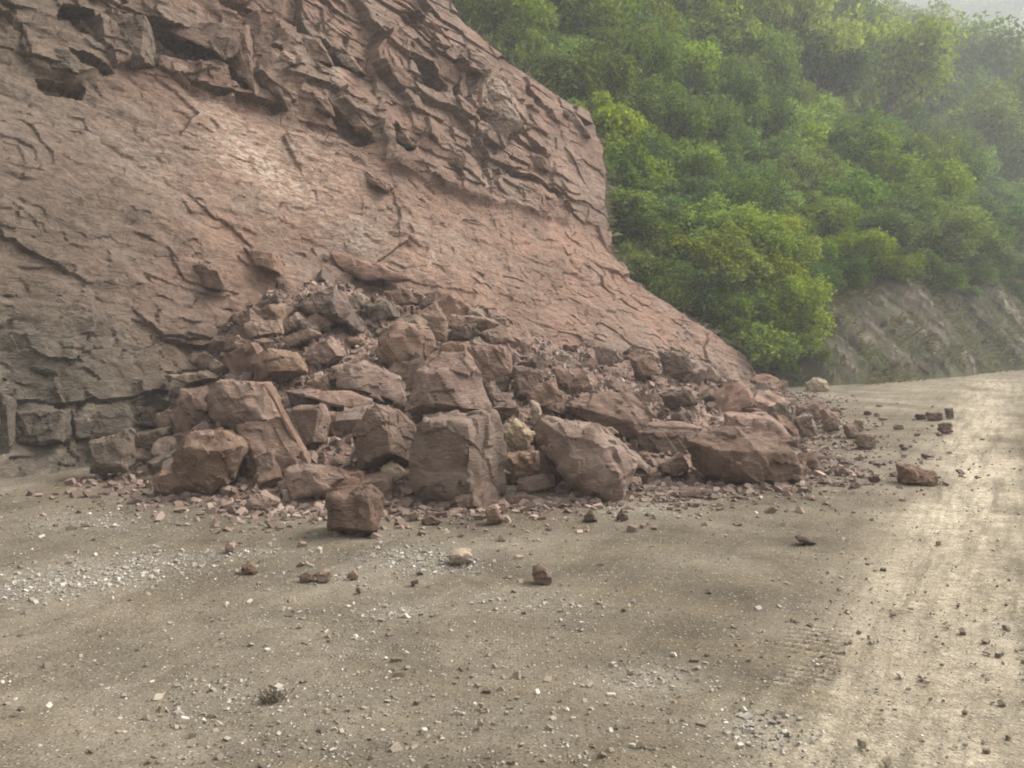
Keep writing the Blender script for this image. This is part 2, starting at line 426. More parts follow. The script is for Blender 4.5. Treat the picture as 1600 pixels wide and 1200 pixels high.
PATCHES = [(20, 925, .50, .12), (90, 912, .6, .16), (180, 895, .6, .18), (260, 872, .4, .13), (640, 870, .38, .15), (690, 882, .3, .12), (615, 955, .18, .07),
           (860, 945, .5, .08), (1020, 1057, .20, .07), (1180, 1135, .22, .09), (150, 818, .7, .2), (420, 862, .35, .07),
           (470, 985, .6, .2), (1330, 700, 1.3, .8), (1300, 740, .7, .4), (960, 800, .5, .14), (440, 900, .6, .1), (340, 1080, .5, .08), (560, 1120, .8, .2)]
STRONG = [1, 1, 1, .9, 1, .7, 1, .45, .9, .8, .45, .7, .3, .25, .3, .35, .3, .3, .35]
chip = np.zeros_like(GX)
for (px, py, rx, ry), st in zip(PATCHES, STRONG):
    Yc = float(ground_y(px, py)); Xc = float(ray(px, py)[0] * Yc)
    chip = np.maximum(chip, st * np.exp(-(((GX - Xc) / rx) ** 2 + ((GY - Yc) / (ry * 2.2)) ** 2)))
chip *= sstep(14, 10, GY)
damp_tread_shade = sstep(0.15, 0.6, n2(GX * 0.5, GY * 0.35, 31, 4)) * (1 - dust_tread_light)
# tread shading painted as colour: dark pressed bars, dusty yellow on raised ones
damp_tread_shade = np.maximum(damp_tread_shade * (1 - tp), 1.0 * tp * sstep(.1, -.5, np.sin((tp_v + 0.45 * tp_u) * 2 * math.pi / 0.062)))
dust_tread_light = np.maximum(dust_tread_light * (1 - tp), .85 * tp * sstep(-.3, .4, np.sin((tp_v + 0.45 * tp_u) * 2 * math.pi / 0.062)))
me = mesh_from('ground', np.stack([GX, GY, GZ], -1), grid_faces(len(gx), len(gy)), True, {'dust_tread_light': dust_tread_light, 'chip': chip, 'damp_tread_shade': damp_tread_shade})
link('ground', me, M['ground'], kind='structure', label='brown dirt road surface with a pale dusty wheel track and gravel')

# ------------------------------------------------------------------ hillside behind, with the low rocky bank at the road
HB = np.array([8.1, 23.6]); HE = np.array([0.714, 0.70]); HE /= np.linalg.norm(HE); HG = np.array([-HE[1], HE[0]])
def hill_pq(X, Y):
    dx, dy = X - HB[0], Y - HB[1]
    return dx * HE[0] + dy * HE[1], dx * HG[0] + dy * HG[1]
def hill_z(X, Y):
    p, q = hill_pq(X, Y)
    q = q - 2.7 * sstep(3.5, -2.5, p) - .6 * sstep(-2., -7., p) + 0.5 * n2(p * 0.25, p * 0.1, 41, 2)
    bh = 2.2 + 1.0 * sstep(2, 12, p) + 0.5 * n2(p * 0.3, q * 0.3, 43, 2)
    z = np.where(q < 0, q * 1.2, np.where(q < bh / 1.5, q * 1.5, bh + (q - bh / 1.5) * 0.80))
    r = 40.0
    z = np.where(q > r, bh + (r - bh / 1.5) * 0.80 + 4 * (1 - np.exp(-(q - r) / 8.0)) - 0.010 * (q - r) ** 2, z)
    amp = sstep(0.3, 6, q)
    z = z + amp * (1.5 * n2(X * 0.09, Y * 0.09, 45, 3) + 0.25 * n2(X * 0.6, Y * 0.6, 47, 3))
    return z, p, q, bh
hp = np.concatenate([np.arange(-32, -6, 0.5), np.arange(-6, 26, 0.11), np.arange(26, 140, 0.8)])
hq = np.concatenate([np.arange(-1.0, 4.0, 0.09), 4 + np.cumsum(np.linspace(0.12, 1.2, 90))])
PP, QQ = np.meshgrid(hp, hq, indexing='ij')
HX = HB[0] + PP * HE[0] + QQ * HG[0]; HY = HB[1] + PP * HE[1] + QQ * HG[1]
HZ, _, q_, bh_ = hill_z(HX, HY)
# layered rock ribs on the bank, leaning to the right like the strata in the cutting
onb = sstep(-0.1, 0.3, q_) * sstep(bh_ / 1.5 + 1.3, bh_ / 1.5 - 0.2, q_)
a_ = (PP * 0.62 + HZ * 0.78) * 1.0; b_ = (PP * 0.78 - HZ * 0.62) * 2.4
fh, fd = facets(a_ * 0.9 + 0.6 * n2(PP * 1.5, HZ * 1.5, 51, 3), b_ * 1.5 + 0.6 * n2(PP * 1.5, HZ * 1.5, 52, 3), 53)
fh2, _ = facets(a_ * 1.9, b_ * 2.4, 57)
dsp = onb * (0.05 * fh + 0.05 * fh2 + 0.08 * n2(PP * .8, HZ * .8, 59, 4))
sb_ = (PP * 0.84 + HZ * 0.55) * 1.35 + .22 * n2(PP * .7, HZ * .7, 63, 3)
saw = sb_ - np.floor(sb_); saw2 = sb_ * 2.7 - np.floor(sb_ * 2.7)
dsp = dsp + onb * (.36 * saw * (.4 + .6 * _hash(np.floor(sb_), np.floor(sb_) * 0, np.floor(sb_) * 0, 3)) + .09 * saw2)
HX = HX - HG[0] * dsp * 0.8; HY = HY - HG[1] * dsp * 0.8; HZ = HZ + dsp * 0.35
bank_a = onb * sstep(-3.0, 4.0, PP)
me = mesh_from('hillside', np.stack([HX, HY, HZ], -1), grid_faces(len(hp), len(hq)), True, {'bank': bank_a, 'strat': n2((PP * .55 - HZ * .84) * .25, sb_ * 2.4, 67, 4, .6)}, sharp=30)
link('hillside', me, M['hill'], kind='structure', label='steep overgrown hillside above a low rocky cutting beside the road')
RIB_PARENT = bpy.data.objects['hillside']
# the next hill up the valley, fading in the mist
fx = np.linspace(20, 390, 120); fq = np.linspace(-5, 220, 70)
FX, FQ = np.meshgrid(fx, fq, indexing='ij')
FY = 150 + FQ - 0.12 * (FX - 90)
def far_z(X, Q):
    crest = np.clip(75 - 1.1 * (X - 150), 10, 106)
    z = np.where(Q < 0, Q, Q * 0.72)
    z = np.where(z > crest, crest + (z - crest) * -0.15, z)
    return z + 3.5 * n2(X * 0.03, Q * 0.03, 61, 3) * sstep(0, 20, Q)
me = mesh_from('far_hillside', np.stack([FX, FY, far_z(FX, FQ)], -1), grid_faces(120, 70), True, {'bank': np.zeros(FX.size)})
link('far_hillside', me, M['hill'], kind='structure', label='wooded hillside farther up the valley fading into mist')

# ------------------------------------------------------------------ the cliff
EDGE_PX = [(1186, 612), (1180, 590), (1158, 560), (1112, 522), (1052, 480), (992, 430), (966, 385), (955, 330), (940, 270), (925, 215), (905, 178), (860, 150), (815, 112), (760, 70), (715, 25), (690, -10), (640, -90), (560, -200)]
E = st_poly(EDGE_PX)
eo = np.argsort(E[:, 1]); E = E[eo]
t_lo, t_hi = -0.8, 13.0
s_left = cliff_st(np.array([0.]), np.array([700.]))[0][0] - 5.0
NI, NJ, NW = 860, 560, 60
tt = np.linspace(t_lo, t_hi, NJ)
s_e = np.interp(tt, E[:, 1], E[:, 0])
s_e = s_e + 0.10 * n2(tt * 1.3, tt * 0, 71, 3)
dens = np.linspace(0, 1, NI) ** 1.0
S = s_left + (s_e[None, :] - s_left) * dens[:, None]
T = np.broadcast_to(tt[None, :], S.shape).copy()
# rounded return at the right-hand edge
R0 = 0.7
w_ = np.linspace(0, 1, NW + 1)[1:]
ang = np.clip(w_ / 0.35, 0, 1) * math.pi / 2 * 0.95
back = R0 * (1 - np.cos(ang)) + np.clip(w_ - 0.35, 0, 1) / 0.65 * 6.5
side = R0 * np.sin(ang) * 0.35 + np.clip(w_ - 0.35, 0, 1) * 0.6
S_all = np.concatenate([S, s_e[None, :] + side[:, None]], 0)
B_all = np.concatenate([np.zeros_like(S), np.broadcast_to(back[:, None], (NW, NJ))], 0)
A_all = np.concatenate([np.zeros_like(S), np.broadcast_to(ang[:, None], (NW, NJ))], 0)
T_all = np.concatenate([T, np.broadcast_to(tt[None, :], (NW, NJ))], 0)
SS = S_all + B_all * 0.8; TT = T_all
# bedding runs down to the right
bp = st_poly([(250, 130), (700, 300)]); bd = bp[1] - bp[0]; bd /= np.linalg.norm(bd)
AL = SS * bd[0] + TT * bd[1]; AC = -SS * bd[1] + TT * bd[0]
wz = 0.22 * n2(SS * 0.9, TT * 0.9, 81, 3); wy = 0.22 * n2(SS * 0.9, TT * 0.9, 82, 3)
def mask(pts, soft=0.10, warp=0.6):
    poly = st_poly(pts)
    x, y = SS + wz * warp, TT + wy * warp
    m = in_poly(x, y, poly).astype(float)
    return m
# jagged upper beds lie over a smoother slab
ul = st_poly([(-200, 40), (0, 90), (120, 130), (230, 95), (300, 140), (460, 205), (560, 245), (700, 300), (860, 335), (960, 350)])
up_line = np.interp(SS + 0.5 * wz, ul[:, 0], ul[:, 1])
UPM = sstep(-0.10, 0.12, TT - up_line + wy)
UPM2 = sstep(-0.10, 0.9, TT - up_line + wy)
lowm = sstep(2.6, 1.6, TT + 0.5 * wy + 0.12 * SS) * sstep(5.5, 3.5, SS)
w3 = n2(SS * 2.6, TT * 2.6, 83, 4, .6); w4 = n2(SS * 2.6, TT * 2.6, 84, 4, .6)
def terrace(x, k, soft=0.25):
    f = x * k; i = np.floor(f); r = f - i
    return (i + sstep(0.5 - soft, 0.5 + soft, r)) / k
F1, D1 = facets(AL * 0.45 + .8 * wz + 0.06 * w3, AC * 0.75 + .8 * wy + 0.06 * w4, 91, 1.1)
F2, D2 = facets(AL * 1.2 + wz + .12 * w3, AC * 1.9 + wy + .12 * w4, 95, 1.2)
F3, D3 = facets(AL * 3.4 + wz + .3 * w3, AC * 5.2 + wy + .3 * w4, 99, 1.2)
F4, D4 = facets(SS * 0.9 + wz * 3 + .15 * w3, TT * 1.3 + wy * 3 + .15 * w4, 103, 0.8)
def beds(A, B, seed, tilt=0.5):
    """beds split by cross joints: each block its own height and slight tilt"""
    row = np.floor(B); z = np.zeros_like(row)
    a = A * (0.65 + 0.8 * _hash(row, z, z, seed)) + 13.7 * _hash(row, z, z, seed + 1)
    col = np.floor(a + 0.35 * (B - row - .5) * (_hash(row, z + 3, z, seed) - .5))
    h = _hash(row, col, z, seed + 2) * 2 - 1
    return 0.6 * h + 0.4 * (_hash(row, z + 9, z, seed + 5) * 2 - 1) + tilt * ((a - col - .5) * (_hash(row, col, z, seed + 3) * 2 - 1) + (B - row - .5) * (_hash(row, col, z, seed + 4) * 2 - 1))
G1 = beds(AL * .44 + .5 * wz + .05 * w3, AC * .85 + .6 * wy + .05 * w4, 151, 1.1)
G2 = beds(AL * 1.05 + .6 * wz + .08 * w3, AC * 2.2 + .9 * wy + .08 * w4, 157, 1.2)
G3 = beds(AL * 2.8 + wz + .25 * w3, AC * 5.5 + 1.8 * wy + .25 * w4, 163, 1.2)
G4 = beds(SS * .7 + .5 * wz + .06 * w3, TT * 1.2 + .5 * wy + .06 * w4, 169, 1.0)
lay = n2(AL * 0.28 + wz, AC * 0.85 + wy, 142, 5, .55)
H = 0.28 * n2(SS * 0.22, TT * 0.22, 111, 2) + 0.12 * n2(SS * 0.7, TT * 0.7, 113, 3)
edist = np.concatenate([s_e[None, :] - S, np.zeros((NW, NJ))], 0)
ef = .30 + .70 * sstep(0.2, 2.6, edist)
H += UPM * ef * (0.12 + 0.19 * G1 * (.35 + .65 * UPM2) + 0.12 * F1 * UPM2 + 0.055 * G2 + 0.040 * F2 + 0.014 * G3 + 0.012 * F3)
slab = (1 - UPM) * (1 - lowm)
rough_ = sstep(-.15, .45, n2(AL * 0.35, AC * 0.7, 117, 4))
H += slab * (0.13 * terrace(0.5 * lay, 8, .42) + 0.040 * F1 + .018 * G1 + (.15 + .85 * rough_) * (0.017 * G2 + 0.010 * G3 + .022 * F2) + 0.012 * F3 + .03 * n2(AL * .8, AC * 3.2, 181, 5, .6))
H += lowm * (0.10 * G4 + 0.06 * F4 + 0.035 * G2 + 0.02 * F3 + .12 * terrace(.5 * lay, 9, .3))
RECESS = [([(105, 8), (160, 12), (172, 62), (130, 58), (104, 42)], .45), ([(230, 22), (285, 38), (352, 97), (290, 97), (234, 92)], .55), ([(117, 83), (182, 120), (150, 120), (119, 106)], .35),
          ([(50, 113), (119, 130), (116, 144), (58, 142)], .35), ([(290, 118), (367, 150), (362, 160), (298, 132)], .35), ([(362, 147), (455, 182), (430, 188), (378, 172)], .35),
          ([(603, 22), (640, 18), (662, 74), (640, 64)], .5), ([(620, 94), (652, 104), (688, 140), (682, 158), (650, 142)], .5), ([(690, 120), (722, 128), (716, 160), (696, 152)], .35),
          ([(520, 84), (574, 121), (560, 122), (528, 102)], .4), ([(508, 162), (536, 190), (584, 217), (560, 224), (528, 207)], .4), ([(605, 193), (621, 219), (650, 236), (640, 243), (609, 217)], .45),
          ([(648, 270), (684, 277), (669, 293)], .4), ([(578, 233), (605, 250), (596, 256)], .35), ([(226, 436), (262, 440), (300, 454), (352, 464), (346, 479), (298, 473), (258, 452)], .3),
          ([(370, 396), (396, 418), (438, 440), (432, 448), (378, 427)], .3), ([(8, 415), (100, 419), (107, 431), (40, 430)], .3), ([(540, 425), (590, 443), (652, 440), (742, 455), (738, 466), (640, 458), (580, 456)], .3),
          ([(106, 688), (139, 693), (139, 740), (112, 730)], .5), ([(255, 590), (330, 585), (300, 640), (240, 660), (225, 640)], .35), ([(96, 620), (104, 618), (104, 690), (96, 690)], .25),
          ([(0, 235), (22, 240), (30, 275), (0, 262)], .35), ([(0, 320), (30, 338), (32, 350), (0, 348)], .3), ([(560, 258), (602, 284), (600, 292), (570, 272)], .18),
          ([(820, 230), (850, 238), (848, 250), (824, 244)], .25), ([(866, 165), (920, 200), (905, 205), (868, 186)], .25), ([(305, 40), (352, 44), (404, 150), (380, 150), (345, 100)], .30),
          ([(470, 60), (500, 66), (540, 108), (516, 106)], .25), ([(330, 5), (392, 26), (380, 36), (340, 20)], .3), ([(610, 316), (628, 314), (622, 334)], .15)]
for pts, dp in RECESS:
    low = np.mean([p[1] for p in pts]) > 225
    H -= dp * (.12 if low else .9) * mask(pts, warp=1.0) * (.55 + .45 * np.clip(.5 + 1.2 * w3, 0, 1))
RAISE = [([(727, 121), (785, 126), (822, 200), (776, 217), (779, 237), (745, 222), (720, 180)], .20), ([(383, 33), (418, 40), (458, 133), (452, 175), (392, 124)], .40), ([(140, 20), (228, 28), (232, 100), (180, 112), (165, 62)], .22),
         ([(500, 385), (560, 400), (640, 436), (560, 436), (510, 410)], .16), ([(14, 648), (97, 642), (98, 690), (16, 694)], .16), ([(106, 628), (200, 632), (203, 680), (107, 690)], .16), ([(205, 640), (240, 640), (240, 668), (206, 668)], .14),
         ([(525, 145), (580, 200), (560, 205), (520, 165)], .25), ([(250, 395), (350, 420), (370, 455), (290, 440)], .14), ([(240, 100), (340, 112), (292, 118), (360, 148), (300, 140)], .12)]
for pts, dp in RAISE: H += (.6 if pts[0][1] < 200 else .25) * dp * mask(pts, warp=0.8)
H += 0.022 * fbm(np.stack([SS * 3.5, TT * 3.5, SS * 0], -1), 4, 121) + 0.015 * n2(AL * 3, AC * 11, 123, 3)
edge_fade = np.where(A_all > 0, np.clip(1 - w_.repeat(NJ).reshape(NW, NJ).mean() * 0, 0.4, 1), 1.0)
nx = NH * math.sin(DIP)
BASE = CB + S_all[..., None] * STR + TT[..., None] * UPS - B_all[..., None] * NH
NRM = CN * np.cos(A_all)[..., None] + STR * np.sin(A_all)[..., None]
V = BASE + NRM * H[..., None] - UPS * ((0.10 + 0.22 * UPM) * H * (1 - np.clip(A_all, 0, 1)))[..., None]
V_edge = V[NI + 8:NI + 30].copy()
# colour attributes: fresh pale scars, redder slab, greyer left with overhang shade painted in, lichen high up
PXc, PYc = project(CB + SS[..., None] * STR + TT[..., None] * UPS)
pale = np.zeros_like(H)
for (px, py, r1, r2, am) in [(420, 262, 95, 40, 1.0), (372, 198, 70, 22, .75), (480, 245, 110, 32, .55), (520, 335, 120, 30, .5), (560, 375, 90, 24, .4), (250, 250, 130, 60, .28), (700, 380, 120, 40, .3), (675, 402, 8, 14, 1), (770, 165, 42, 40, .55), (425, 100, 30, 50, .35), (1150, 590, 25, 20, .25), (45, 670, 40, 25, .3), (5, 660, 10, 60, .8), (150, 655, 40, 25, .2), (520, 118, 10, 14, .4)]:
    c_ = st_poly([(px, py), (px + r1, py + r1 * 0.45), (px, py - r2)])
    u1 = c_[1] - c_[0]; u2 = c_[2] - c_[0]
    Minv = np.linalg.inv(np.stack([u1, u2], 1))
    q1 = Minv[0, 0] * (SS - c_[0, 0]) + Minv[0, 1] * (TT - c_[0, 1]); q2 = Minv[1, 0] * (SS - c_[0, 0]) + Minv[1, 1] * (TT - c_[0, 1])
    pale = np.maximum(pale, am * np.exp(-(q1 ** 2 + q2 ** 2)))
s380 = cliff_st(np.array([330.]), np.array([420.]))[0][0]
red = np.clip(sstep(s380 - 3, s380 + 3, SS + 2 * wz) * (1 - 0.40 * UPM) * 0.85 + 0.15, 0, 1) * (0.6 + 0.4 * sstep(-0.4, 0.4, n2(SS * 0.7, TT * 0.7, 131, 3)))
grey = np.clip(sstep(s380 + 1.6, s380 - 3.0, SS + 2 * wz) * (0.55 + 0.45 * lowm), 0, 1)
lich = np.clip(UPM * sstep(6, 0, SS) * 0.7 + 0.08 * UPM, 0, 1)
NA = S_all.shape[0]
top_V = []
for k in range(1, 9):
    top_V.append(V[:, -1, :] - NH * (k * 1.4) + np.array([0, 0, 0.9 * k - 0.03 * k * k]))
Vall = np.concatenate([V] + [v[:, None, :] for v in top_V], 1)
padc = lambda a: np.concatenate([a, np.repeat(a[:, -1:], 8, 1)], 1)
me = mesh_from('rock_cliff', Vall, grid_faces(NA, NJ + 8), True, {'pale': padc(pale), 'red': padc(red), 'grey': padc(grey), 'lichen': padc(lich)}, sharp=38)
cliff = link('rock_cliff', me, M['cliff'], kind='structure', label='blasted brown and pink rock face with jagged overhanging beds')

# ------------------------------------------------------------------ rock meshes
def hull_mesh(name, pts, seg, rough, seed, smooth_iter=1, sharp=32):
    bm = bmesh.new()
    for p in pts: bm.verts.new(p)
    r = bmesh.ops.convex_hull(bm, input=bm.verts)
    junk = list({e for e in r['geom_interior'] + r['geom_unused'] if isinstance(e, bmesh.types.BMVert)})
    if junk: bmesh.ops.delete(bm, geom=junk, context='VERTS')
    bmesh.ops.triangulate(bm, faces=bm.faces)
    for it in range(7):
        lng = [e for e in bm.edges if e.calc_length() > seg]
        if not lng: break
        bmesh.ops.subdivide_edges(bm, edges=lng, cuts=1)
        bmesh.ops.triangulate(bm, faces=[f for f in bm.faces if len(f.verts) > 3])
    for _ in range(smooth_iter):
        bmesh.ops.smooth_vert(bm, verts=bm.verts, factor=0.5, use_axis_x=True, use_axis_y=True, use_axis_z=True)
    bmesh.ops.recalc_face_normals(bm, faces=bm.faces)
    bm.normal_update()
    co = np.array([v.co[:] for v in bm.verts]); nr = np.array([v.normal[:] for v in bm.verts])
    fs = np.array([[v.index for v in f.verts] for f in bm.faces]) if bm.verts.index_update() is None else None
    bm.free()
    size = np.ptp(co, axis=0).max()
    rr = np.random.default_rng(seed)
    ax = rr.normal(size=3); ax /= np.linalg.norm(ax)
    lay = co @ ax
    d = rough * (0.9 * fbm(co * (2.2 / size) + seed * 3.1, 4, seed) + 0.55 * vnoise(np.stack([lay * 9 / size, co[:, 0] * 2 / size, co[:, 1] * 2 / size], -1), seed + 3) + 0.5 * vnoise(co * (9 / size), seed + 5))
    # broken chips: flat bites out of the surface
    cellh, _ = facets((co @ np.array([1, .3, .2])) * 4.5 / size, (co @ np.array([-.2, .6, 1])) * 4.5 / size, seed, 0.5)
    cell2, _ = facets((co @ np.array([.4, 1, -.3])) * 9 / size, (co @ np.array([.8, -.3, .7])) * 9 / size, seed + 9, 0.9)
    d += rough * (0.75 * cellh + 0.4 * cell2)
    co = co + nr * d[:, None]
    return mesh_from(name, co, fs, True, sharp=sharp)
def random_block(seed, stretch):
    rr = np.random.default_rng(seed)
    pts = []
    for sx in (-1, 1):
        for sy in (-1, 1):
            for sz in (-1, 1):
                c = np.array([sx, sy, sz]) * stretch
                if rr.random() < 0.45:        # a broken corner
                    for ax in range(3):
                        q = c.copy(); q[ax] *= rr.uniform(0.25, 0.75); pts.append(q)
                else: pts.append(c * rr.uniform(0.75, 1.05, 3))
    pts = np.array(pts); sh = np.eye(3); sh[0, 2] = rr.uniform(-.35, .35); sh[1, 0] = rr.uniform(-.3, .3); sh[1, 2] = rr.uniform(-.25, .25)
    return pts @ sh.T * 0.5
BLOCKS = []
for i in range(16):
    rr = np.random.default_rng(300 + i)
    st = np.array([1.0, rr.uniform(.6, .95), rr.uniform(.35, .8)])
    BLOCKS.append(hull_mesh('stone_block', random_block(400 + i, st), 0.16, 0.05, 500 + i, 1, 30))
LITTLE = []
for i in range(8):
    rr = np.random.default_rng(340 + i)
    pts = random_block(440 + i, np.array([1.0, rr.uniform(.6, .95), rr.uniform(.35, .75)]))
    bm = bmesh.new()
    for p in pts: bm.verts.new(p)
    r = bmesh.ops.convex_hull(bm, input=bm.verts)
    junk = list({e for e in r['geom_interior'] + r['geom_unused'] if isinstance(e, bmesh.types.BMVert)})
    if junk: bmesh.ops.delete(bm, geom=junk, context='VERTS')
    bmesh.ops.triangulate(bm, faces=bm.faces)
    bm.verts.index_update()
    LITTLE.append((np.array([v.co[:] for v in bm.verts]), np.array([[v.index for v in f.verts] for f in bm.faces])))
    bm.free()
def rot_mats(n, rng):
    q = rng.normal(size=(n, 4)); q /= np.linalg.norm(q, axis=1)[:, None]
    w, x, y, z = q.T
    return np.stack([1 - 2 * (y * y + z * z), 2 * (x * y - z * w), 2 * (x * z + y * w), 2 * (x * y + z * w), 1 - 2 * (x * x + z * z), 2 * (y * z - x * w), 2 * (x * z - y * w), 2 * (y * z + x * w), 1 - 2 * (x * x + y * y)], -1).reshape(n, 3, 3)
def scatter_mesh(name, P, sizes, rng, flat=None):
    Vs, Fs, off = [], [], 0
    which = rng.integers(0, len(LITTLE), len(P))
    R = rot_mats(len(P), rng)
    for k, (v, f) in enumerate(LITTLE):
        ix = np.where(which == k)[0]
        if not len(ix): continue
        vv = np.einsum('nij,vj->nvi', R[ix], v) * sizes[ix][:, None, None]
        if flat is not None: vv[..., 2] *= flat
        vv += P[ix][:, None, :]
        Vs.append(vv.reshape(-1, 3)); Fs.append((f[None] + (np.arange(len(ix)) * len(v))[:, None, None]).reshape(-1, 3) + off)
        off += len(ix) * len(v)
    return mesh_from(name, np.concatenate(Vs), np.concatenate(Fs), False)

# ------------------------------------------------------------------ the debris mound
TOE = [(215, 742), (262, 772), (380, 786), (520, 792), (650, 788), (780, 786), (900, 782), (1000, 762), (1100, 764), (1225, 756), (1252, 722), (1250, 685), (1250, 655), (1235, 628), (1205, 612)]
TOPC = [(262, 660), (300, 600), (345, 540), (390, 475), (450, 448), (540, 445), (640, 456), (720, 472), (790, 500), (850, 538), (940, 540), (1040, 543), (1105, 575), (1150, 598), (1185, 607)]
toe = np.array([at(x, y, ground_y(x, y)) for x, y in TOE])
top = np.array([cliff_pt(x, y) for x, y in TOPC]) - NH * 0.1
MU, MV = 420, 150
uu = np.linspace(0, 1, MU); ku = np.linspace(0, 1, len(TOE))
def curve(c): 
    out = np.stack([np.interp(uu, ku, c[:, k]) for k in range(3)], -1)
    ker = np.ones(15) / 15
    for k in range(3): out[7:-7, k] = np.convolve(out[:, k], ker, 'valid')
    return out
TC, PC = curve(toe), curve(top)
vv_ = np.linspace(-0.12, 1.12, MV)
MP = TC[:, None, :] + (PC - TC)[:, None, :] * vv_[None, :, None]
MP[..., 2] = PC[:, None, 2] * np.where(vv_ > 0, 0.25 * vv_ + 0.75 * np.clip(vv_, 0, 9) ** 1.35 , vv_ * 0.8)[None, :]
mh, md = facets(MP[..., 0] * 2.2, MP[..., 1] * 1.6, 201, 0.7)
mh2, _ = facets(MP[..., 0] * 6, MP[..., 1] * 5, 205, 0.7)
amp = np.clip(PC[:, None, 2] * 1.0, 0.25, 1) * sstep(-0.05, 0.12, vv_)[None, :]
MP[..., 2] += amp * (0.06 * mh + 0.03 * mh2 + 0.12 * n2(MP[..., 0] * 0.7, MP[..., 1] * 0.7, 207, 3)) - 0.03
me = mesh_from('debris_mound', MP, grid_faces(MU, MV), True, sharp=35)
link('debris_mound', me, M['rubble'], kind='stuff', label='mound of broken rock and reddish soil heaped against the cliff', cat='rubble')
mpx, mpy = project(MP.reshape(-1, 3)); MPF = MP.reshape(-1, 3)
def depth(px, py):
    d2 = (mpx - px) ** 2 + (mpy - py) ** 2
    near = d2 < 64
    gyv = float(ground_y(px, py)) if py > 520 else 1e9
    if near.any(): return min(float(MPF[near][:, 1].min()), gyv)
    i = int(np.argmin(d2))
    if d2[i] < 30 ** 2: return min(float(MPF[i, 1]), gyv)
    return gyv

# ------------------------------------------------------------------ boulders of the rockfall, one by one
rock_seed = [1000]
def boulder(outline, label, mat='rock_brown', name='boulder', cat='boulder', ridge=(), thick=0.8, lean=0.30, dY=0.0, rough=1.0, group='rocks of the rockfall', parent=None, Y=None, seg=None, bulge=0.16):
    """angular block whose near side fills the outline; ridge points (px, py, metres towards the viewer) set its front edges"""
    rock_seed[0] += 1
    eb = np.array([(p[2] if len(p) > 2 else -1.0) for p in outline])   # optional third number: metres behind the front plane
    o = np.array([p[:2] for p in outline], float)
    cx, cy = o.mean(0); yb = o[:, 1].max()
    xb = o[np.argmax(o[:, 1]), 0]
    if Y is None: Y = depth(0.5 * (cx + xb), yb) + dY
    wpx = np.ptp(o[:, 0]); hpx = np.ptp(o[:, 1])
    size = max(wpx, hpx) * Y / FPX; small = min(wpx, hpx) * Y / FPX
    th = thick * math.sqrt(size * small)
    hm = (yb - o[:, 1]) * Y / FPX                        # height above the lowest point, metres
    rr = np.random.default_rng(rock_seed[0])
    yf = Y + hm * lean + np.where(eb >= 0, eb, rr.uniform(0, 0.22, len(o)) * th)
    P = [at(o[:, 0], o[:, 1], yf)]
    inner = np.stack([cx + (o[:, 0] - cx) * 0.68, cy + (o[:, 1] - cy) * 0.68], -1)
    hmi = (yb - inner[:, 1]) * Y / FPX
    if not ridge:
        keep = rr.random(len(o)) < 0.6
        if keep.sum() < 2: keep[:2] = True
        P.append(at(inner[keep, 0], inner[keep, 1], Y + hmi[keep] * lean - bulge * th * rr.uniform(0.3, 1.0, keep.sum())))
    for (rx, ry, f) in ridge:
        P.append(at(rx, ry, Y + (yb - ry) * Y / FPX * lean - f)[None])
    bk = at(o[:, 0], o[:, 1], yf); cen = bk.mean(0)
    bk = cen + (bk - cen) * rr.uniform(0.72, 0.95, (len(o), 1)); bk[:, 1] += th * rr.uniform(0.75, 1.1, len(o))
    P.append(bk)
    P = np.concatenate(P)
    org = np.array([P[:, 0].mean(), P[:, 1].mean(), P[:, 2].min()])
    sg = seg or max(0.026, size / 24)
    me_ = hull_mesh(name, P - org, sg, 0.030 * math.sqrt(size * small) * rough + 0.004, rock_seed[0])
    ob = link(name, me_, M[mat], parent, None if parent else label, None if parent else cat, None if parent else group, loc=org)
    if parent and label: ob['label'] = label
    return ob

B = boulder
B([(293, 674), (343, 671), (383, 696), (375, 718), (350, 762), (325, 779), (268, 752), (266, 707)], 'wide wedge-shaped brown boulder at the foot of the heap beside a dark triangular gap', ridge=[(300, 700, .18), (340, 705, .20), (330, 755, .12)], thick=.8, lean=.1)
B([(282, 606), (315, 606), (326, 657), (300, 676), (273, 695), (270, 649)], 'tall narrow brown block standing behind the wedge-shaped boulder', 'rock_pink', dY=.2)
B([(338, 594), (412, 600), (432, 645), (440, 668), (370, 672), (325, 652), (320, 620)], 'broad dark brown block above the leaning slab with a light rim', ridge=[(350, 610, .05), (415, 655, .15)], dY=-.1)
B([(367, 665), (438, 656), (478, 725), (440, 740), (395, 752), (384, 700)], 'leaning brown slab with pale smears, just below the broad dark block', 'rock_brown', lean=.5, thick=.5)
B([(411, 597), (418, 599), (450, 660), (484, 728), (478, 731), (443, 664)], 'thin fin of pinkish rock running diagonally down the left of the heap', 'rock_pink', name='rock_slab', cat='rock', thick=.25, lean=.25, dY=.03, rough=.25)
B([(254, 588), (324, 581), (338, 591), (293, 601)], 'thin flat slab jutting from the cliff over a dark hollow', 'rock_grey', name='rock_slab', cat='rock', thick=1.2, dY=-.2)
B([(379, 504), (435, 498), (441, 522), (390, 529)], 'small tan brick-shaped block high on the left of the heap', 'rock_tan')
B([(415, 542), (463, 552), (481, 583), (433, 595), (404, 597), (390, 563)], 'block with a pale top face and shadowed left side, over a dark gap', 'rock_tan', ridge=[(425, 580, .15), (476, 578, .12), (418, 548, .02)], dY=-.1)
B([(437, 528), (483, 514), (498, 522), (451, 545)], 'long low tan block lying crosswise beneath the dark wedge', 'rock_tan')
B([(472, 554), (515, 526), (537, 556), (515, 571), (483, 573)], 'tan rounded-corner block to the right of the pale-topped block', 'rock_pink')
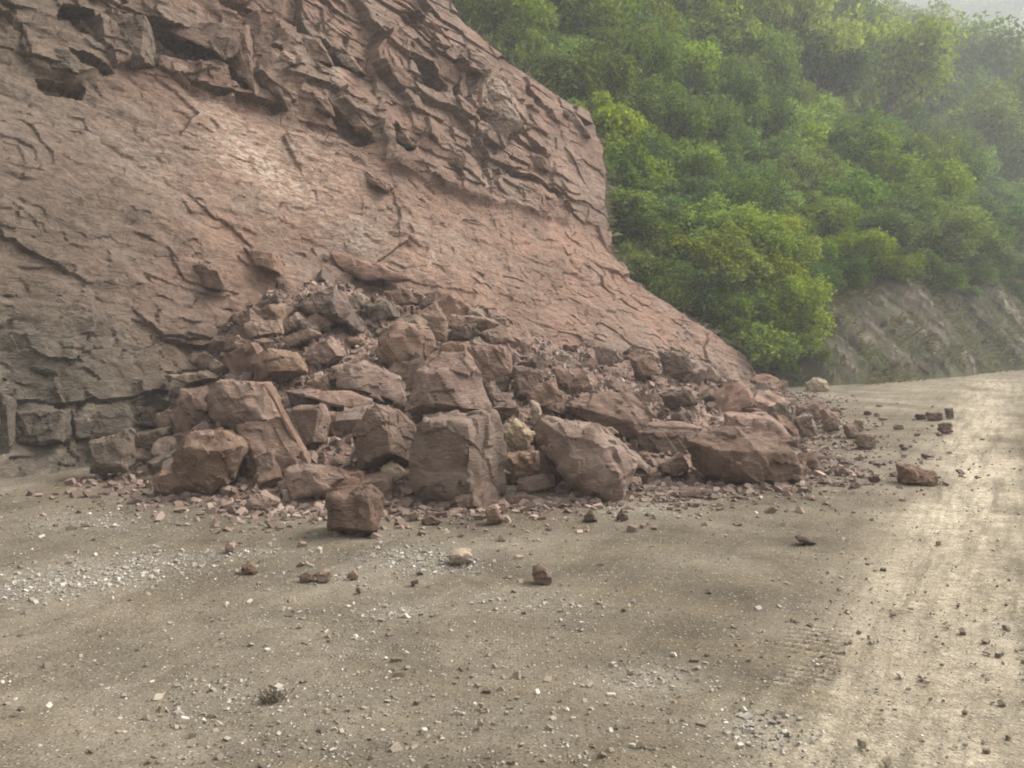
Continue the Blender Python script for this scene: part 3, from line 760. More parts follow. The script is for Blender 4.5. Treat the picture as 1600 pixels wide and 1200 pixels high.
B([(476, 596), (512, 581), (516, 613), (483, 614)], 'small squarish block resting on the thin flat red slab', 'rock_tan')
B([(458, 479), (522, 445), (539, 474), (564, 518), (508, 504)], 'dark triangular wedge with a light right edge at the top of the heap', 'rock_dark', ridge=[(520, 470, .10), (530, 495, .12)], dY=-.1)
B([(440, 506), (463, 488), (489, 508), (444, 521)], 'small three-cornered stone between the tan brick-shaped block and dark wedge', 'rock_tan')
B([(408, 498), (433, 474), (464, 473), (437, 502)], 'flat tan stone tilted at the upper left end of the heap', 'rock_tan')
B([(538, 465), (560, 457), (578, 468), (560, 486), (542, 484)], 'small grey stone just right of the dark wedge', 'rock_grey')
B([(469, 612), (544, 613), (582, 627), (565, 639), (508, 631), (476, 620)], 'thin flat reddish slab lying level over a dark slot', 'rock_pink', name='rock_slab', cat='rock', thick=1.0, dY=-.35, lean=1.2, bulge=.05, rough=.5)
B([(444, 639), (501, 630), (513, 653), (508, 690), (462, 704), (447, 671)], 'brown block with a pale right face under the thin reddish slab', 'rock_brown', ridge=[(497, 640, .12), (490, 690, .10)])
B([(505, 645), (560, 646), (558, 688), (512, 688)], 'reddish block set back in the slot below the thin flat slab', 'rock_pink', dY=.25)
B([(554, 671), (586, 630), (618, 641), (649, 671, .35), (651, 726, .3), (611, 706), (565, 733), (553, 707)], 'peaked boulder with dark left face and lighter right face', 'rock_brown', ridge=[(600, 650, .14), (610, 706, .20), (572, 720, .1)], thick=.7, lean=.15)
B([(588, 529), (625, 498), (672, 511), (681, 538), (654, 571), (622, 583), (589, 556)], 'rounded brown boulder high in the middle of the heap', 'rock_brown', bulge=.25)
B([(629, 642), (650, 578), (690, 553), (728, 553), (756, 599), (767, 640), (722, 655), (672, 633)], 'big pyramid-shaped boulder perched on the square boulder at the centre', 'rock_pink', ridge=[(686, 585, .22), (676, 628, .24), (726, 562, .05), (735, 640, .22)], dY=-.45, lean=.35)
B([(649, 664), (672, 656), (719, 650), (772, 645, .30), (788, 671, .42), (788, 771, .42), (744, 790), (654, 779), (640, 743), (648, 707)], 'large square boulder with orange right side at the front centre', 'rock_tan', ridge=[(730, 664, .16), (736, 720, .20), (732, 785, .16), (672, 690, .06), (668, 765, .08)], lean=.05, thick=.75)
B([(780, 671), (805, 654), (835, 678), (823, 708), (794, 711)], 'cream-coloured hollowed stone to the right of the square boulder', 'rock_cream', dY=-.05)
B([(784, 674), (800, 668), (808, 680), (796, 690), (783, 686)], 'dark lump standing in for the shaded cavity of the cream hollowed stone', 'rock_dark', dY=-.15)  # dark lump added in place of the cavity's shade
B([(757, 600), (772, 595), (798, 650), (777, 652)], 'narrow dark splinter leaning against the pyramid-shaped boulder', 'rock_dark')
B([(731, 542), (794, 537), (803, 592), (758, 600), (732, 565)], 'reddish brown block right behind the pyramid-shaped boulder top', 'rock_pink')
B([(690, 537), (733, 533), (738, 560), (700, 562), (684, 552)], 'low reddish block peeping above the pyramid-shaped boulder', 'rock_pink', dY=.1)
B([(648, 487), (683, 473), (702, 495), (695, 532), (674, 530)], 'upright brown block above the rounded boulder', 'rock_tan')
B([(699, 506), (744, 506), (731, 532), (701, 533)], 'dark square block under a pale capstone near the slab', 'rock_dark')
B([(702, 492), (757, 496), (748, 511), (704, 507)], 'flat pale capstone lying on the dark square block', 'rock_tan', dY=-.15, thick=1.2)
B([(747, 521), (787, 505), (807, 535), (762, 540)], 'tan stone to the right of the dark square block', 'rock_tan')
B([(518, 575), (560, 566), (625, 590), (634, 632), (580, 622), (530, 606)], 'broad rough brown rock between the flat slab and the rounded boulder', 'rock_brown', lean=.6)
B([(801, 571), (851, 580), (846, 616), (806, 623)], 'reddish crumbling block right of the pyramid-shaped boulder', 'rock_pink')
B([(847, 657), (927, 662), (962, 697), (1002, 727), (985, 748), (972, 783), (907, 781), (890, 753), (853, 717)], 'large slanted brown boulder with a pale raised rim on its right edge', 'rock_brown', ridge=[(880, 680, .12), (930, 690, .20), (965, 745, .20), (915, 760, .20)], lean=.15, thick=.7)
B([(925, 664), (934, 661), (966, 693), (1004, 722), (1027, 738), (1018, 745), (992, 733), (955, 702)], 'thin pale rim slab along the edge of the slanted boulder', 'rock_tan', name='rock_slab', cat='rock', dY=-.05, rough=.4)
B([(1073, 687), (1133, 667), (1217, 687), (1243, 707), (1251, 730), (1233, 754), (1183, 764), (1133, 758), (1093, 741), (1080, 713)], 'long low brown boulder at the right front of the heap', 'rock_brown', ridge=[(1110, 700, .18), (1190, 705, .16), (1180, 750, .14)], lean=.25, thick=.75)
B([(883, 634), (927, 616), (987, 616), (1022, 647), (1002, 684), (953, 681), (927, 667)], 'wide pink slab tilted above the slanted boulder', 'rock_pink', lean=.7, ridge=[(920, 640, .12), (985, 660, .12)])
B([(942, 670), (957, 667), (968, 677), (952, 680)], 'small white chip on the lower edge of the wide pink slab', 'rock_cream', name='stone', cat='stone', dY=-.35)
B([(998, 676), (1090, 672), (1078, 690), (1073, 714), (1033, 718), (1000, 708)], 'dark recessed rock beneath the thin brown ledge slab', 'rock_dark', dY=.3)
B([(1010, 664), (1060, 660), (1100, 668), (1092, 679), (1040, 676)], 'thin brown ledge slab overhanging a dark hollow', 'rock_brown', name='rock_slab', cat='rock', dY=-.35, thick=1.4, rough=.5)
B([(1028, 724), (1067, 712), (1079, 733), (1053, 745), (1033, 739)], 'small brown stone between the slanted boulder and the long low boulder', 'rock_brown')
B([(1033, 550), (1077, 552), (1083, 583), (1040, 588)], 'brown block near the upper right end of the heap', 'rock_brown')
B([(1030, 616), (1080, 609), (1092, 633), (1040, 639)], 'dark block above the thin ledge slab', 'rock_dark')
B([(867, 577), (920, 576), (925, 607), (893, 618), (872, 607)], 'reddish block above the wide pink slab', 'rock_pink')
B([(820, 613), (867, 592), (882, 627), (850, 641), (827, 634)], 'dark reddish block left of the wide pink slab', 'rock_brown')
B([(829, 626), (843, 632), (848, 661), (833, 664)], 'small upright pale stone left of the slanted boulder', 'rock_cream', name='stone', cat='stone')
B([(1135, 648), (1200, 645), (1240, 683), (1217, 698), (1133, 690)], 'earthy reddish block behind the long low boulder', 'rock_pink', lean=.8, dY=.1)
B([(1205, 728), (1240, 720), (1260, 733), (1257, 755), (1215, 757)], 'brown stone tucked against the right end of the long low boulder', 'rock_brown', dY=-.1)
B([(1247, 634), (1285, 622), (1297, 650), (1268, 662), (1249, 658)], 'grey-brown rock at the far right tail of the heap', 'rock_brown')
B([(1243, 655), (1268, 650), (1275, 682), (1250, 687)], 'dark rock below the grey-brown rock at the tail', 'rock_dark')
B([(512, 770), (576, 764), (595, 778), (594, 826), (583, 835), (512, 830)], 'dark cube-like boulder standing forward on the road', 'rock_dark', ridge=[(575, 772, .10), (580, 828, .14), (520, 780, .08), (518, 825, .12)], lean=.08)
B([(443, 735), (475, 727), (520, 738), (546, 746), (512, 776), (455, 781)], 'low brown block at the foot of the leaning slab', 'rock_brown')
B([(385, 782), (405, 768), (437, 785), (418, 797), (385, 798)], 'small brown stone lying before the foot of the leaning slab', 'rock_tan', name='stone', cat='stone')
B([(593, 733), (611, 720), (634, 739), (622, 758), (597, 754)], 'pinkish white-veined stone left of the square boulder', 'rock_cream', name='stone', cat='stone')
B([(395, 716), (425, 700), (434, 735), (400, 749)], 'pale fractured block inside the gap of the leaning slab', 'rock_tan', dY=-.05)
B([(520, 740), (565, 738), (575, 766), (535, 772)], 'brown block behind the cube-like boulder', 'rock_brown')
B([(200, 682), (232, 672), (264, 667), (260, 690), (233, 712), (203, 699)], 'three-cornered grey block propped over a gap at the cliff foot', 'rock_grey', dY=-.05)
B([(140, 688), (195, 672), (198, 736), (140, 741)], 'upright grey block beside the dark hole at the cliff foot', 'rock_grey', Y=9.4)
B([(790, 712), (845, 705), (852, 745), (800, 752)], 'dusty brown block between the square boulder and the slanted boulder', 'rock_tan', dY=.1)
B([(845, 700), (858, 712), (880, 750), (868, 757), (846, 735)], 'dark narrow block in the crevice left of the slanted boulder', 'rock_dark', dY=.1)
B([(805, 752), (850, 742), (868, 760), (830, 772), (808, 768)], 'flat tan stone at the foot between the two largest boulders', 'rock_tan', name='stone', cat='stone')
B([(926, 540), (965, 545), (975, 566), (935, 572)], 'tan block at the top of the right-hand rubble', 'rock_tan')
B([(985, 560), (1020, 556), (1035, 585), (995, 592)], 'brown block in the middle of the right-hand rubble', 'rock_brown')
B([(600, 456), (640, 452), (652, 474), (610, 480)], 'brown stone lodged under the lip of the smooth slab', 'rock_brown')
B([(570, 476), (612, 470), (622, 496), (580, 504)], 'grey stone beneath the lip of the smooth slab', 'rock_grey')
B([(1062, 770), (1090, 763), (1124, 768), (1100, 779), (1066, 777)], 'flat dark stone with a yellowish chip, before the long low boulder', 'rock_dark', name='stone', cat='stone', lean=1.0)
B([(1085, 765), (1100, 763), (1112, 768), (1098, 770)], 'yellowish chip lying on the flat dark stone', 'rock_cream', name='stone', cat='stone', Y=float(ground_y(1098, 776)), dY=0)

# loose stones on the road
def S(outline, label, mat='rock_brown', cat='stone', name='stone', **kw):
    kw.setdefault('lean', .15); kw.setdefault('group', 'loose stones on the road')
    return boulder(outline, label, mat, name=name, cat=cat, **kw)
S([(1410, 728), (1421, 727), (1462, 738), (1467, 752), (1460, 759), (1409, 758)], 'brick-shaped reddish block with grey left end alone on the road', 'rock_brown', cat='boulder', name='boulder', ridge=[(1420, 735, .06), (1421, 755, .08), (1455, 752, .05)])
S([(1340, 680), (1352, 676), (1370, 680), (1368, 700), (1350, 704), (1341, 697)], 'greenish grey boulder nearest the brick-shaped block, right of the tail', 'rock_grey', cat='boulder', name='boulder')
S([(1341, 657), (1349, 655), (1351, 672), (1343, 674)], 'small pale upright stone behind the greenish grey boulder', 'rock_cream')
S([(1322, 664), (1340, 660), (1343, 684), (1326, 686)], 'brown upright stone left of the greenish grey boulder', 'rock_brown')
S([(1288, 640), (1312, 645), (1314, 672), (1290, 676)], 'reddish stone at the end of the rubble tail', 'rock_brown')
S([(1450, 644), (1473, 645), (1474, 656), (1452, 657)], 'dark square stone far up the road', 'rock_dark')
S([(1432, 647), (1446, 648), (1445, 655), (1433, 655)], 'small dark stone left of the dark square stone', 'rock_dark')
S([(1480, 638), (1490, 636), (1491, 654), (1482, 655)], 'small upright grey stone right of the dark square stone', 'rock_grey')
S([(1468, 662), (1486, 660), (1491, 675), (1472, 677)], 'reddish stone below the dark square stone', 'rock_brown')
S([(1358, 746), (1372, 741), (1378, 751), (1362, 755)], 'small dark stone left of the brick-shaped block', 'rock_dark')
S([(1305, 736), (1316, 729), (1331, 738), (1322, 745), (1307, 745)], 'small brown stone between the tail and the brick-shaped block', 'rock_brown')
S([(1441, 709), (1452, 712), (1463, 714), (1445, 717)], 'flat dark flake behind the brick-shaped block', 'rock_dark')
S([(1244, 842), (1252, 838), (1260, 845), (1280, 850), (1262, 853)], 'flat dark flake alone in the middle of the road', 'rock_dark')
S([(697, 866), (716, 858), (736, 862), (738, 878), (722, 884), (704, 880)], 'pale pinkish stone beside the white chippings', 'rock_cream', ridge=[(704, 870, .02), (716, 866, .05)])
S([(835, 884), (843, 880), (861, 902), (862, 913), (834, 914)], 'pointed tan stone right of the white chippings', 'rock_tan')
S([(490, 897), (505, 890), (517, 896), (515, 908), (497, 911)], 'rounded tan stone in front of the cube-like boulder', 'rock_tan')
S([(466, 900), (480, 895), (492, 900), (488, 911), (468, 910)], 'flatter tan stone touching the rounded tan stone', 'rock_tan')
S([(375, 886), (388, 880), (401, 888), (398, 899), (376, 897)], 'reddish brown stone left of the rounded tan stone', 'rock_brown')
S([(350, 853), (358, 849), (367, 853), (366, 863), (352, 863)], 'small white stone below the wedge-shaped boulder', 'rock_cream')
S([(541, 898), (552, 892), (561, 899), (558, 907), (543, 907)], 'small pink stone left of the white chippings', 'rock_pink')
S([(913, 810), (922, 797), (934, 814), (915, 816)], 'left one of two small dark peaked stones before the slanted boulder', 'rock_dark')
S([(963, 812), (972, 796), (983, 811), (968, 815)], 'right one of two small dark peaked stones before the slanted boulder', 'rock_dark')
S([(758, 798), (774, 793), (787, 812), (784, 821), (762, 818)], 'brown stone in front of the square boulder', 'rock_brown')
S([(658, 812), (672, 805), (692, 816), (686, 821), (660, 820)], 'low brown stone left front of the square boulder', 'rock_brown')
S([(634, 806), (648, 798), (655, 806), (646, 815)], 'small white stone before the pinkish white-veined stone', 'rock_cream')
S([(1262, 600), (1276, 590), (1290, 595), (1297, 611), (1264, 613)], 'pale pinkish boulder at the foot of the bank beyond the heap', 'rock_cream', cat='boulder', name='boulder')
S([(1190, 612), (1202, 609), (1210, 620), (1196, 622)], 'white stone just beyond the end of the cliff', 'rock_cream')
S([(640, 910), (652, 905), (655, 913), (643, 917)], 'small dark stone below the white chippings', 'rock_dark')
S([(555, 919), (563, 918), (565, 927), (556, 927)], 'small grey stone below the small pink stone', 'rock_grey')
S([(745, 1100), (757, 1098), (758, 1106), (747, 1107)], 'white square chip in the near middle of the road', 'rock_cream')
S([(742, 1128), (751, 1122), (757, 1134), (748, 1139)], 'yellowish chip just below the white square chip', 'rock_cream')
S([(1046, 1095), (1057, 1093), (1061, 1100), (1049, 1101)], 'white pebble left of the tyre print', 'rock_cream')
S([(296, 1135), (302, 1130), (304, 1138), (297, 1139)], 'small white pebble at the lower left of the road', 'rock_cream')
S([(224, 1190), (233, 1185), (237, 1193), (228, 1198)], 'white pebble at the bottom edge of the road, left side', 'rock_cream')

rngt = np.random.default_rng(88)
for k in range(44):
    x = rngt.uniform(1235, 1500); y = rngt.uniform(628, 770) if x < 1400 else rngt.uniform(640, 730)
    if 1395 < x < 1480 and 705 < y < 775: continue
    w = rngt.uniform(4, 9) * (1 + (1400 - x) / 500)
    h = w * rngt.uniform(.5, .9)
    col = rngt.choice(['rock_brown', 'rock_dark', 'rock_grey'], p=[.45, .25, .3])
    S([(x - w, y - h * .2), (x - w * .4, y - h), (x + w * .5, y - h * .9), (x + w, y - h * .1), (x + w * .6, y + h * .3), (x - w * .7, y + h * .3)],
      'small ' + {'rock_brown': 'brown', 'rock_dark': 'dark', 'rock_grey': 'greyish'}[str(col)] + ' stone strewn on the road ' + ('just right of the heap' if x < 1330 else 'farther right, around the brick-shaped block'), str(col), seg=.06)

# blocks still fixed in the cliff: its parts
def ledge(outline, mat, **kw):
    kw.setdefault('thick', .8); kw.setdefault('lean', .45)
    o = np.array(outline, float); c = o.mean(0)
    Yc = float(cliff_pt(c[0], o[:, 1].max())[1])
    ob = boulder(outline, None, 'cliff', name='rock_ledge', parent=cliff, Y=Yc - kw.pop('out', .25), **kw)
    nv = len(ob.data.vertices)
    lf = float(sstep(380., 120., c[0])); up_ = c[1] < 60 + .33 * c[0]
    for nm, val in (('grey', lf * (.6 if up_ else .9)), ('red', (1 - lf) * (.45 if up_ else .8)), ('pale', .45 if mat == 'rock_tan' else 0.0), ('lichen', .3 if up_ else 0.0)):  # grey also carries the shade painted at the left
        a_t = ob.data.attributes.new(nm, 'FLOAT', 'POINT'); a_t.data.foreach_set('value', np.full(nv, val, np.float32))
    return ob
for args in [([(383, 33), (418, 38), (459, 133), (452, 176), (393, 124)], 'rock_grey'), ([(345, 52), (385, 36), (394, 125), (400, 150), (362, 110)], 'rock_brown'), ([(722, 122), (785, 126), (822, 200), (776, 217), (745, 220), (722, 182)], 'rock_tan'),
             ([(160, 14), (226, 24), (232, 98), (186, 108), (168, 60)], 'rock_brown'), ([(14, 648), (97, 640), (99, 690), (60, 698), (16, 695)], 'rock_grey'), ([(106, 628), (198, 632), (204, 680), (150, 690), (107, 690)], 'rock_grey'),
             ([(206, 642), (240, 638), (242, 664), (208, 668)], 'rock_grey'), ([(0, 612), (12, 620), (15, 700), (0, 716)], 'rock_grey'), ([(518, 148), (540, 150), (584, 208), (556, 206), (522, 176)], 'rock_brown'),
             ([(600, 195), (628, 200), (650, 232), (624, 222)], 'rock_brown'), ([(560, 60), (610, 90), (640, 130), (600, 120)], 'rock_brown'), ([(520, 80), (548, 86), (572, 116), (538, 104)], 'rock_tan'),
             ([(560, 88), (572, 90), (570, 118), (560, 112)], 'rock_tan'), ([(640, 160), (680, 168), (690, 186), (660, 192)], 'rock_tan'), ([(255, 395), (350, 420), (352, 452), (300, 446)], 'rock_grey'),
             ([(500, 388), (560, 400), (642, 436), (570, 438), (512, 412)], 'rock_pink'), ([(240, 44), (300, 30), (380, 46), (350, 92), (300, 70)], 'rock_brown'), ([(60, 70), (110, 80), (118, 112), (70, 110)], 'rock_grey'),
             ([(430, 40), (500, 60), (520, 100), (470, 96)], 'rock_brown'), ([(470, 130), (510, 140), (520, 180), (480, 170)], 'rock_grey'), ([(860, 160), (905, 182), (925, 215), (880, 200)], 'rock_brown'),
             ([(700, 232), (728, 240), (724, 266), (694, 252)], 'rock_brown'), ([(640, 20), (690, 60), (700, 90), (655, 70)], 'rock_brown'), ([(820, 235), (850, 245), (860, 268), (830, 262)], 'rock_brown'),
             ([(372, 380), (430, 392), (440, 430), (395, 415)], 'rock_grey'), ([(1052, 545), (1090, 560), (1112, 590), (1076, 580)], 'rock_pink'), ([(0, 250), (30, 262), (34, 300), (0, 312)], 'rock_grey'), ([(560, 262), (612, 290), (606, 300), (570, 284)], 'rock_pink')]:
    ledge(*args, out=.06, thick=.7)

# pale ribs of layered rock showing in the bank: parts of the hillside
rngb = np.random.default_rng(19)
for _ in range(80):
    p = rngb.uniform(2, 23); q = rngb.uniform(.3, 1.9)
    X, Y = HB + p * HE + q * HG
    z = float(hill_z(np.array([X]), np.array([Y]))[0][0])
    ax = np.array([HE[0] * .62 - HG[0] * .45, HE[1] * .62 - HG[1] * .45, -.75]); ax /= np.linalg.norm(ax)
    nb = np.array([-HG[0] * .83, -HG[1] * .83, .55]); nb /= np.linalg.norm(nb); sb = np.cross(nb, ax)
    R = Matrix((ax, sb, nb)).transposed() @ Euler(tuple(rngb.normal(0, .18, 3))).to_matrix()
    me_ = BLOCKS[int(rngb.integers(len(BLOCKS)))]
    if not me_.materials: me_.materials.append(M['rock_brown'])
    o = link('rock_rib', me_, None, RIB_PARENT, loc=(X, Y, z), rot=R.to_euler(), scale=(rngb.uniform(.4, 1.3), rngb.uniform(.10, .22), rngb.uniform(.12, .26)))
    o.material_slots[0].link = 'OBJECT'; o.material_slots[0].material = M[rngb.choice(['rock_grey', 'rock_brown', 'rock_dark'], p=[.4, .3, .3])]

# stones that fill the heap between the boulders
rngf = np.random.default_rng(77)
cand = []
for _ in range(3000):
    u, v = rngf.random(), rngf.random() ** 0.9
    P = MP[int(u * (MU - 1)), int((0.08 + v * 0.80) * (MV - 1))]
    cand.append(P)
cand = np.array(cand); cpx, cpy = project(cand)
chosen, szs = [], []
for i in range(len(cand)):
    s = rngf.choice([.16, .2, .25, .31, .38, .46], p=[.2, .22, .22, .18, .12, .06]) * (1.25 if cand[i, 1] > 13 else 1.0)
    if all(np.hypot(*(cand[i] - c)[:2]) > 0.36 * (s + t_) for c, t_ in zip(chosen, szs)):
        chosen.append(cand[i]); szs.append(s)
    if len(chosen) >= 215: break
zones = ['in the left shoulder of the heap', 'wedged between the boulders in the middle of the heap', 'in the low right-hand rubble of the heap']
words = {'rock_brown': 'brown', 'rock_pink': 'reddish', 'rock_tan': 'tan', 'rock_dark': 'dark', 'rock_grey': 'greyish', 'rock_cream': 'cream-coloured'}
for P, s in zip(chosen, szs):
    px, _ = project(P)
    z = 0 if px < 480 else (1 if px < 860 else 2)
    me_ = BLOCKS[int(rngf.integers(len(BLOCKS)))]
    key = rngf.choice(['rock_brown', 'rock_pink', 'rock_tan', 'rock_dark', 'rock_grey', 'rock_cream'], p=[.34, .27, .2, .1, .07, .02])
    o = link('stone', me_, None, None, ('small ' if s < .28 else 'medium-sized ') + words[str(key)] + ' angular stone ' + zones[z], 'stone', 'stones filling the rockfall heap', loc=P + np.array([0, -0.05, s * 0.16]), rot=tuple(rngf.uniform(-0.6, 0.6, 2)) + (rngf.uniform(0, 6.28),), scale=s * rngf.uniform(.85, 1.15, 3) * 1.15)
    if not me_.materials: me_.materials.append(M['rock_brown'])
    o.material_slots[0].link = 'OBJECT'; o.material_slots[0].material = M[key]

# small scree over the heap, gravel and white chippings on the road
rngs = np.random.default_rng(5)
n = 9000
iu = rngs.integers(0, MU, n); iv = np.clip((rngs.random(n) * 0.95 + 0.06) * MV, 0, MV - 1).astype(int)
P = MP[iu, iv] + rngs.normal(0, 0.04, (n, 3)) * [1, 1, .3]
link('scree', scatter_mesh('scree', P, np.exp(rngs.normal(math.log(.055), .5, n)), rngs), M['scree'], kind='stuff', label='small broken rock fragments strewn over the rockfall heap', cat='scree')
# apron of fragments thinning out from the heap onto the road
n = 4600
iu = rngs.integers(0, MU, n); dd = rngs.exponential(0.36, n) * np.where(iu > MU * .6, 1.35, 1)
tang = np.gradient(TC, axis=0); nrm_ = np.stack([tang[:, 1], -tang[:, 0]], -1); nrm_ /= np.linalg.norm(nrm_, axis=1)[:, None] + 1e-9
P = TC[iu].copy(); P[:, :2] += nrm_[iu] * dd[:, None] + rngs.normal(0, .06, (n, 2))
sz = np.exp(rngs.normal(math.log(.028), .6, n)) * np.clip(1.3 - dd * .3, .5, 1.4)
P[:, 2] = ground_z(P[:, 0], P[:, 1]) + sz * 0.12
link('rock_debris', scatter_mesh('rock_debris', P, np.clip(sz, 0.008, .10), rngs, .75), M['scree'], kind='stuff', label='broken rock fragments scattered on the road before the heap', cat='debris')
n = 13000
ry = np.exp(rngs.uniform(math.log(2.6), math.log(14), n)); rx = rngs.uniform(-.68, .68, n) * ry
keep = rngs.random(n) < (0.25 + 0.75 * sstep(-.3, .4, n2(rx * 0.9, ry * 0.7, 231, 3))) * (1 - .55 * sstep(-1, 0, rx - (1.55 + 0.535 * (ry - 3.6))))
rx, ry = rx[keep], ry[keep]; n = len(rx)
sz = np.clip(np.exp(rngs.normal(math.log(.011), .55, n)), .004, .045)
P = np.stack([rx, ry, ground_z(rx, ry) + sz * .10], -1)
link('road_gravel', scatter_mesh('road_gravel', P, sz, rngs, .8), M['gravel'], kind='stuff', label='loose gravel strewn over the dirt road', cat='gravel')
Ps, Ss = [], []
for (px, py, rx, ry), st in zip(PATCHES, STRONG):
    Yc = float(ground_y(px, py)); Xc = float(ray(px, py)[0] * Yc)
    k = int(900 * st * rx * ry * 2.2 / .12) if st > .4 else int(260 * st * 2)
    k = int(min(k, 900) * .45)
    x = Xc + rngs.normal(0, .55, k) * rx; y = Yc + rngs.normal(0, .55, k) * ry * 2.2
    s_ = np.clip(np.exp(rngs.normal(math.log(.012), .5, k)), .004, .04)
    Ps.append(np.stack([x, y, ground_z(x, y) + s_ * .1], -1)); Ss.append(s_)
k = 420
y = np.exp(rngs.uniform(math.log(2.7), math.log(9), k)); x = rngs.uniform(-.6, .6, k) * y
s_ = np.clip(np.exp(rngs.normal(math.log(.012), .5, k)), .005, .035)
Ps.append(np.stack([x, y, ground_z(x, y) + s_ * .12], -1)); Ss.append(s_)
link('white_chippings', scatter_mesh('white_chippings', np.concatenate(Ps), np.concatenate(Ss), rngs, .75), M['chips'], kind='stuff', label='whitish crushed stone chippings in patches on the road', cat='gravel')

# ------------------------------------------------------------------ vegetation
def leaf_mesh(name, P, N, L, rng, aspect=0.55):
    """bent four-cornered leaves at points P facing N"""
    n = len(P)
    t = rng.normal(size=(n, 3)); t -= N * (t * N).sum(1)[:, None]; t /= np.linalg.norm(t, axis=1)[:, None] + 1e-9
    b = np.cross(N, t)
    L = L[:, None]
    V = np.stack([P - t * L * .5, P + b * L * aspect * .5 + N * L * .08, P + t * L * .5 - N * L * .12, P - b * L * aspect * .5 + N * L * .08], 1)
    return mesh_from(name, V.reshape(-1, 3), np.arange(n * 4).reshape(n, 4), False)
def crown(seed, n_leaf=5200, flat=0.85, L=0.105):
    rng = np.random.default_rng(seed)
    nc = 30
    d = rng.normal(size=(nc, 3)); d[:, 2] = np.abs(d[:, 2]) * 1.0 - 0.25; d /= np.linalg.norm(d, axis=1)[:, None]
    rad = rng.uniform(.30, 1.10, nc)
    C = d * rad[:, None] * np.array([1, 1, flat]); C[:, 2] += .35
    cr = rng.uniform(.14, .38, nc)
    w = cr ** 2; w /= w.sum()
    ci = rng.choice(nc, n_leaf, p=w)
    ld = rng.normal(size=(n_leaf, 3)); ld[:, 2] += 0.35; ld /= np.linalg.norm(ld, axis=1)[:, None]
    rr = cr[ci] * np.clip(rng.normal(.86, .24, n_leaf), .1, 1.7)
    P = C[ci] + ld * rr[:, None]
    N = ld * .6 + rng.normal(size=(n_leaf, 3)) * .55 + np.array([0, 0, .45]); N /= np.linalg.norm(N, axis=1)[:, None]
    return leaf_mesh('crown', P, N, L * rng.uniform(.6, 1.4, n_leaf), rng), C
def limbs(seed, C):
    rng = np.random.default_rng(seed); V, F = [], []
    def tube(a, b, r0, r1):
        a, b = np.array(a, float), np.array(b, float); d = b - a; L = np.linalg.norm(d); d /= L
        u = np.cross(d, [0.3, 0.9, 0.1]); u /= np.linalg.norm(u); w = np.cross(d, u)
        bend = rng.normal(0, .06, 3) * L; base = len(V)
        for k in range(5):
            f = k / 4; c = a + (b - a) * f + bend * math.sin(f * math.pi); r = r0 + (r1 - r0) * f
            for j in range(6): V.append(c + r * (u * math.cos(j * math.pi / 3) + w * math.sin(j * math.pi / 3)))
        for k in range(4):
            for j in range(6): F.append((base + k * 6 + j, base + k * 6 + (j + 1) % 6, base + k * 6 + 6 + (j + 1) % 6, base + k * 6 + 6 + j))
    fork = np.array([rng.normal(0, .05), rng.normal(0, .05), .05])
    tube((0, 0, -.75), fork, .07, .05)
    for c in C[::3]: tube(fork, c, .035, .008)
    return mesh_from('trunk', np.array(V), np.array(F), True)
PROTO = []
for i in range(9):
    me_c, C = crown(600 + i, 5600 if i < 6 else 4200, [.8, .9, 1.0, .75, .95, .85, 1.2, .7, 1.05][i])
    PROTO.append((me_c, limbs(650 + i, C)))
for c, t_ in PROTO: c.materials.append(M['leaf']); t_.materials.append(M['bark'])
def plant(name, P, r, k, rz, mat, label, cat, group, squash=1.0, tilt=(0, 0)):
    root = link(name, None, None, None, label, cat, group, loc=P, rot=(tilt[0], tilt[1], rz))
    cm, tm = PROTO[k]
    ax_, ay_ = .8 + .45 * ((k * 7 + rz) % 1), .8 + .45 * ((k * 3 + rz * 5) % 1)
    c = link('crown', cm, None, root, loc=(0, 0, r * .55), scale=(r * ax_, r * ay_, r * squash))
    c.material_slots[0].link = 'OBJECT'; c.material_slots[0].material = mat
    link('trunk', tm, None, root, loc=(0, 0, r * .55), scale=(r * ax_, r * ay_, r * squash))
    return root
def hill_hit(px, py):
    d = ray(px, py); D = np.concatenate([np.arange(18, 60, .25), np.arange(60, 150, 1.0)])
    P = d[None] * D[:, None] + np.array([0, 0, CAM_H])
    z, p, q, bh = hill_z(P[:, 0], P[:, 1])
    hit = np.where((P[:, 2] < z) & (q > 0))[0]
    if not len(hit): return None
    i = hit[0]; return np.array([P[i, 0], P[i, 1], z[i]]), p[i], q[i], bh[i]
rngv = np.random.default_rng(31)
edge_px = np.array(EDGE_PX, float)
def cliff_edge_x(py): return np.interp(-py, -edge_px[:, 1], edge_px[:, 0])
row = 0
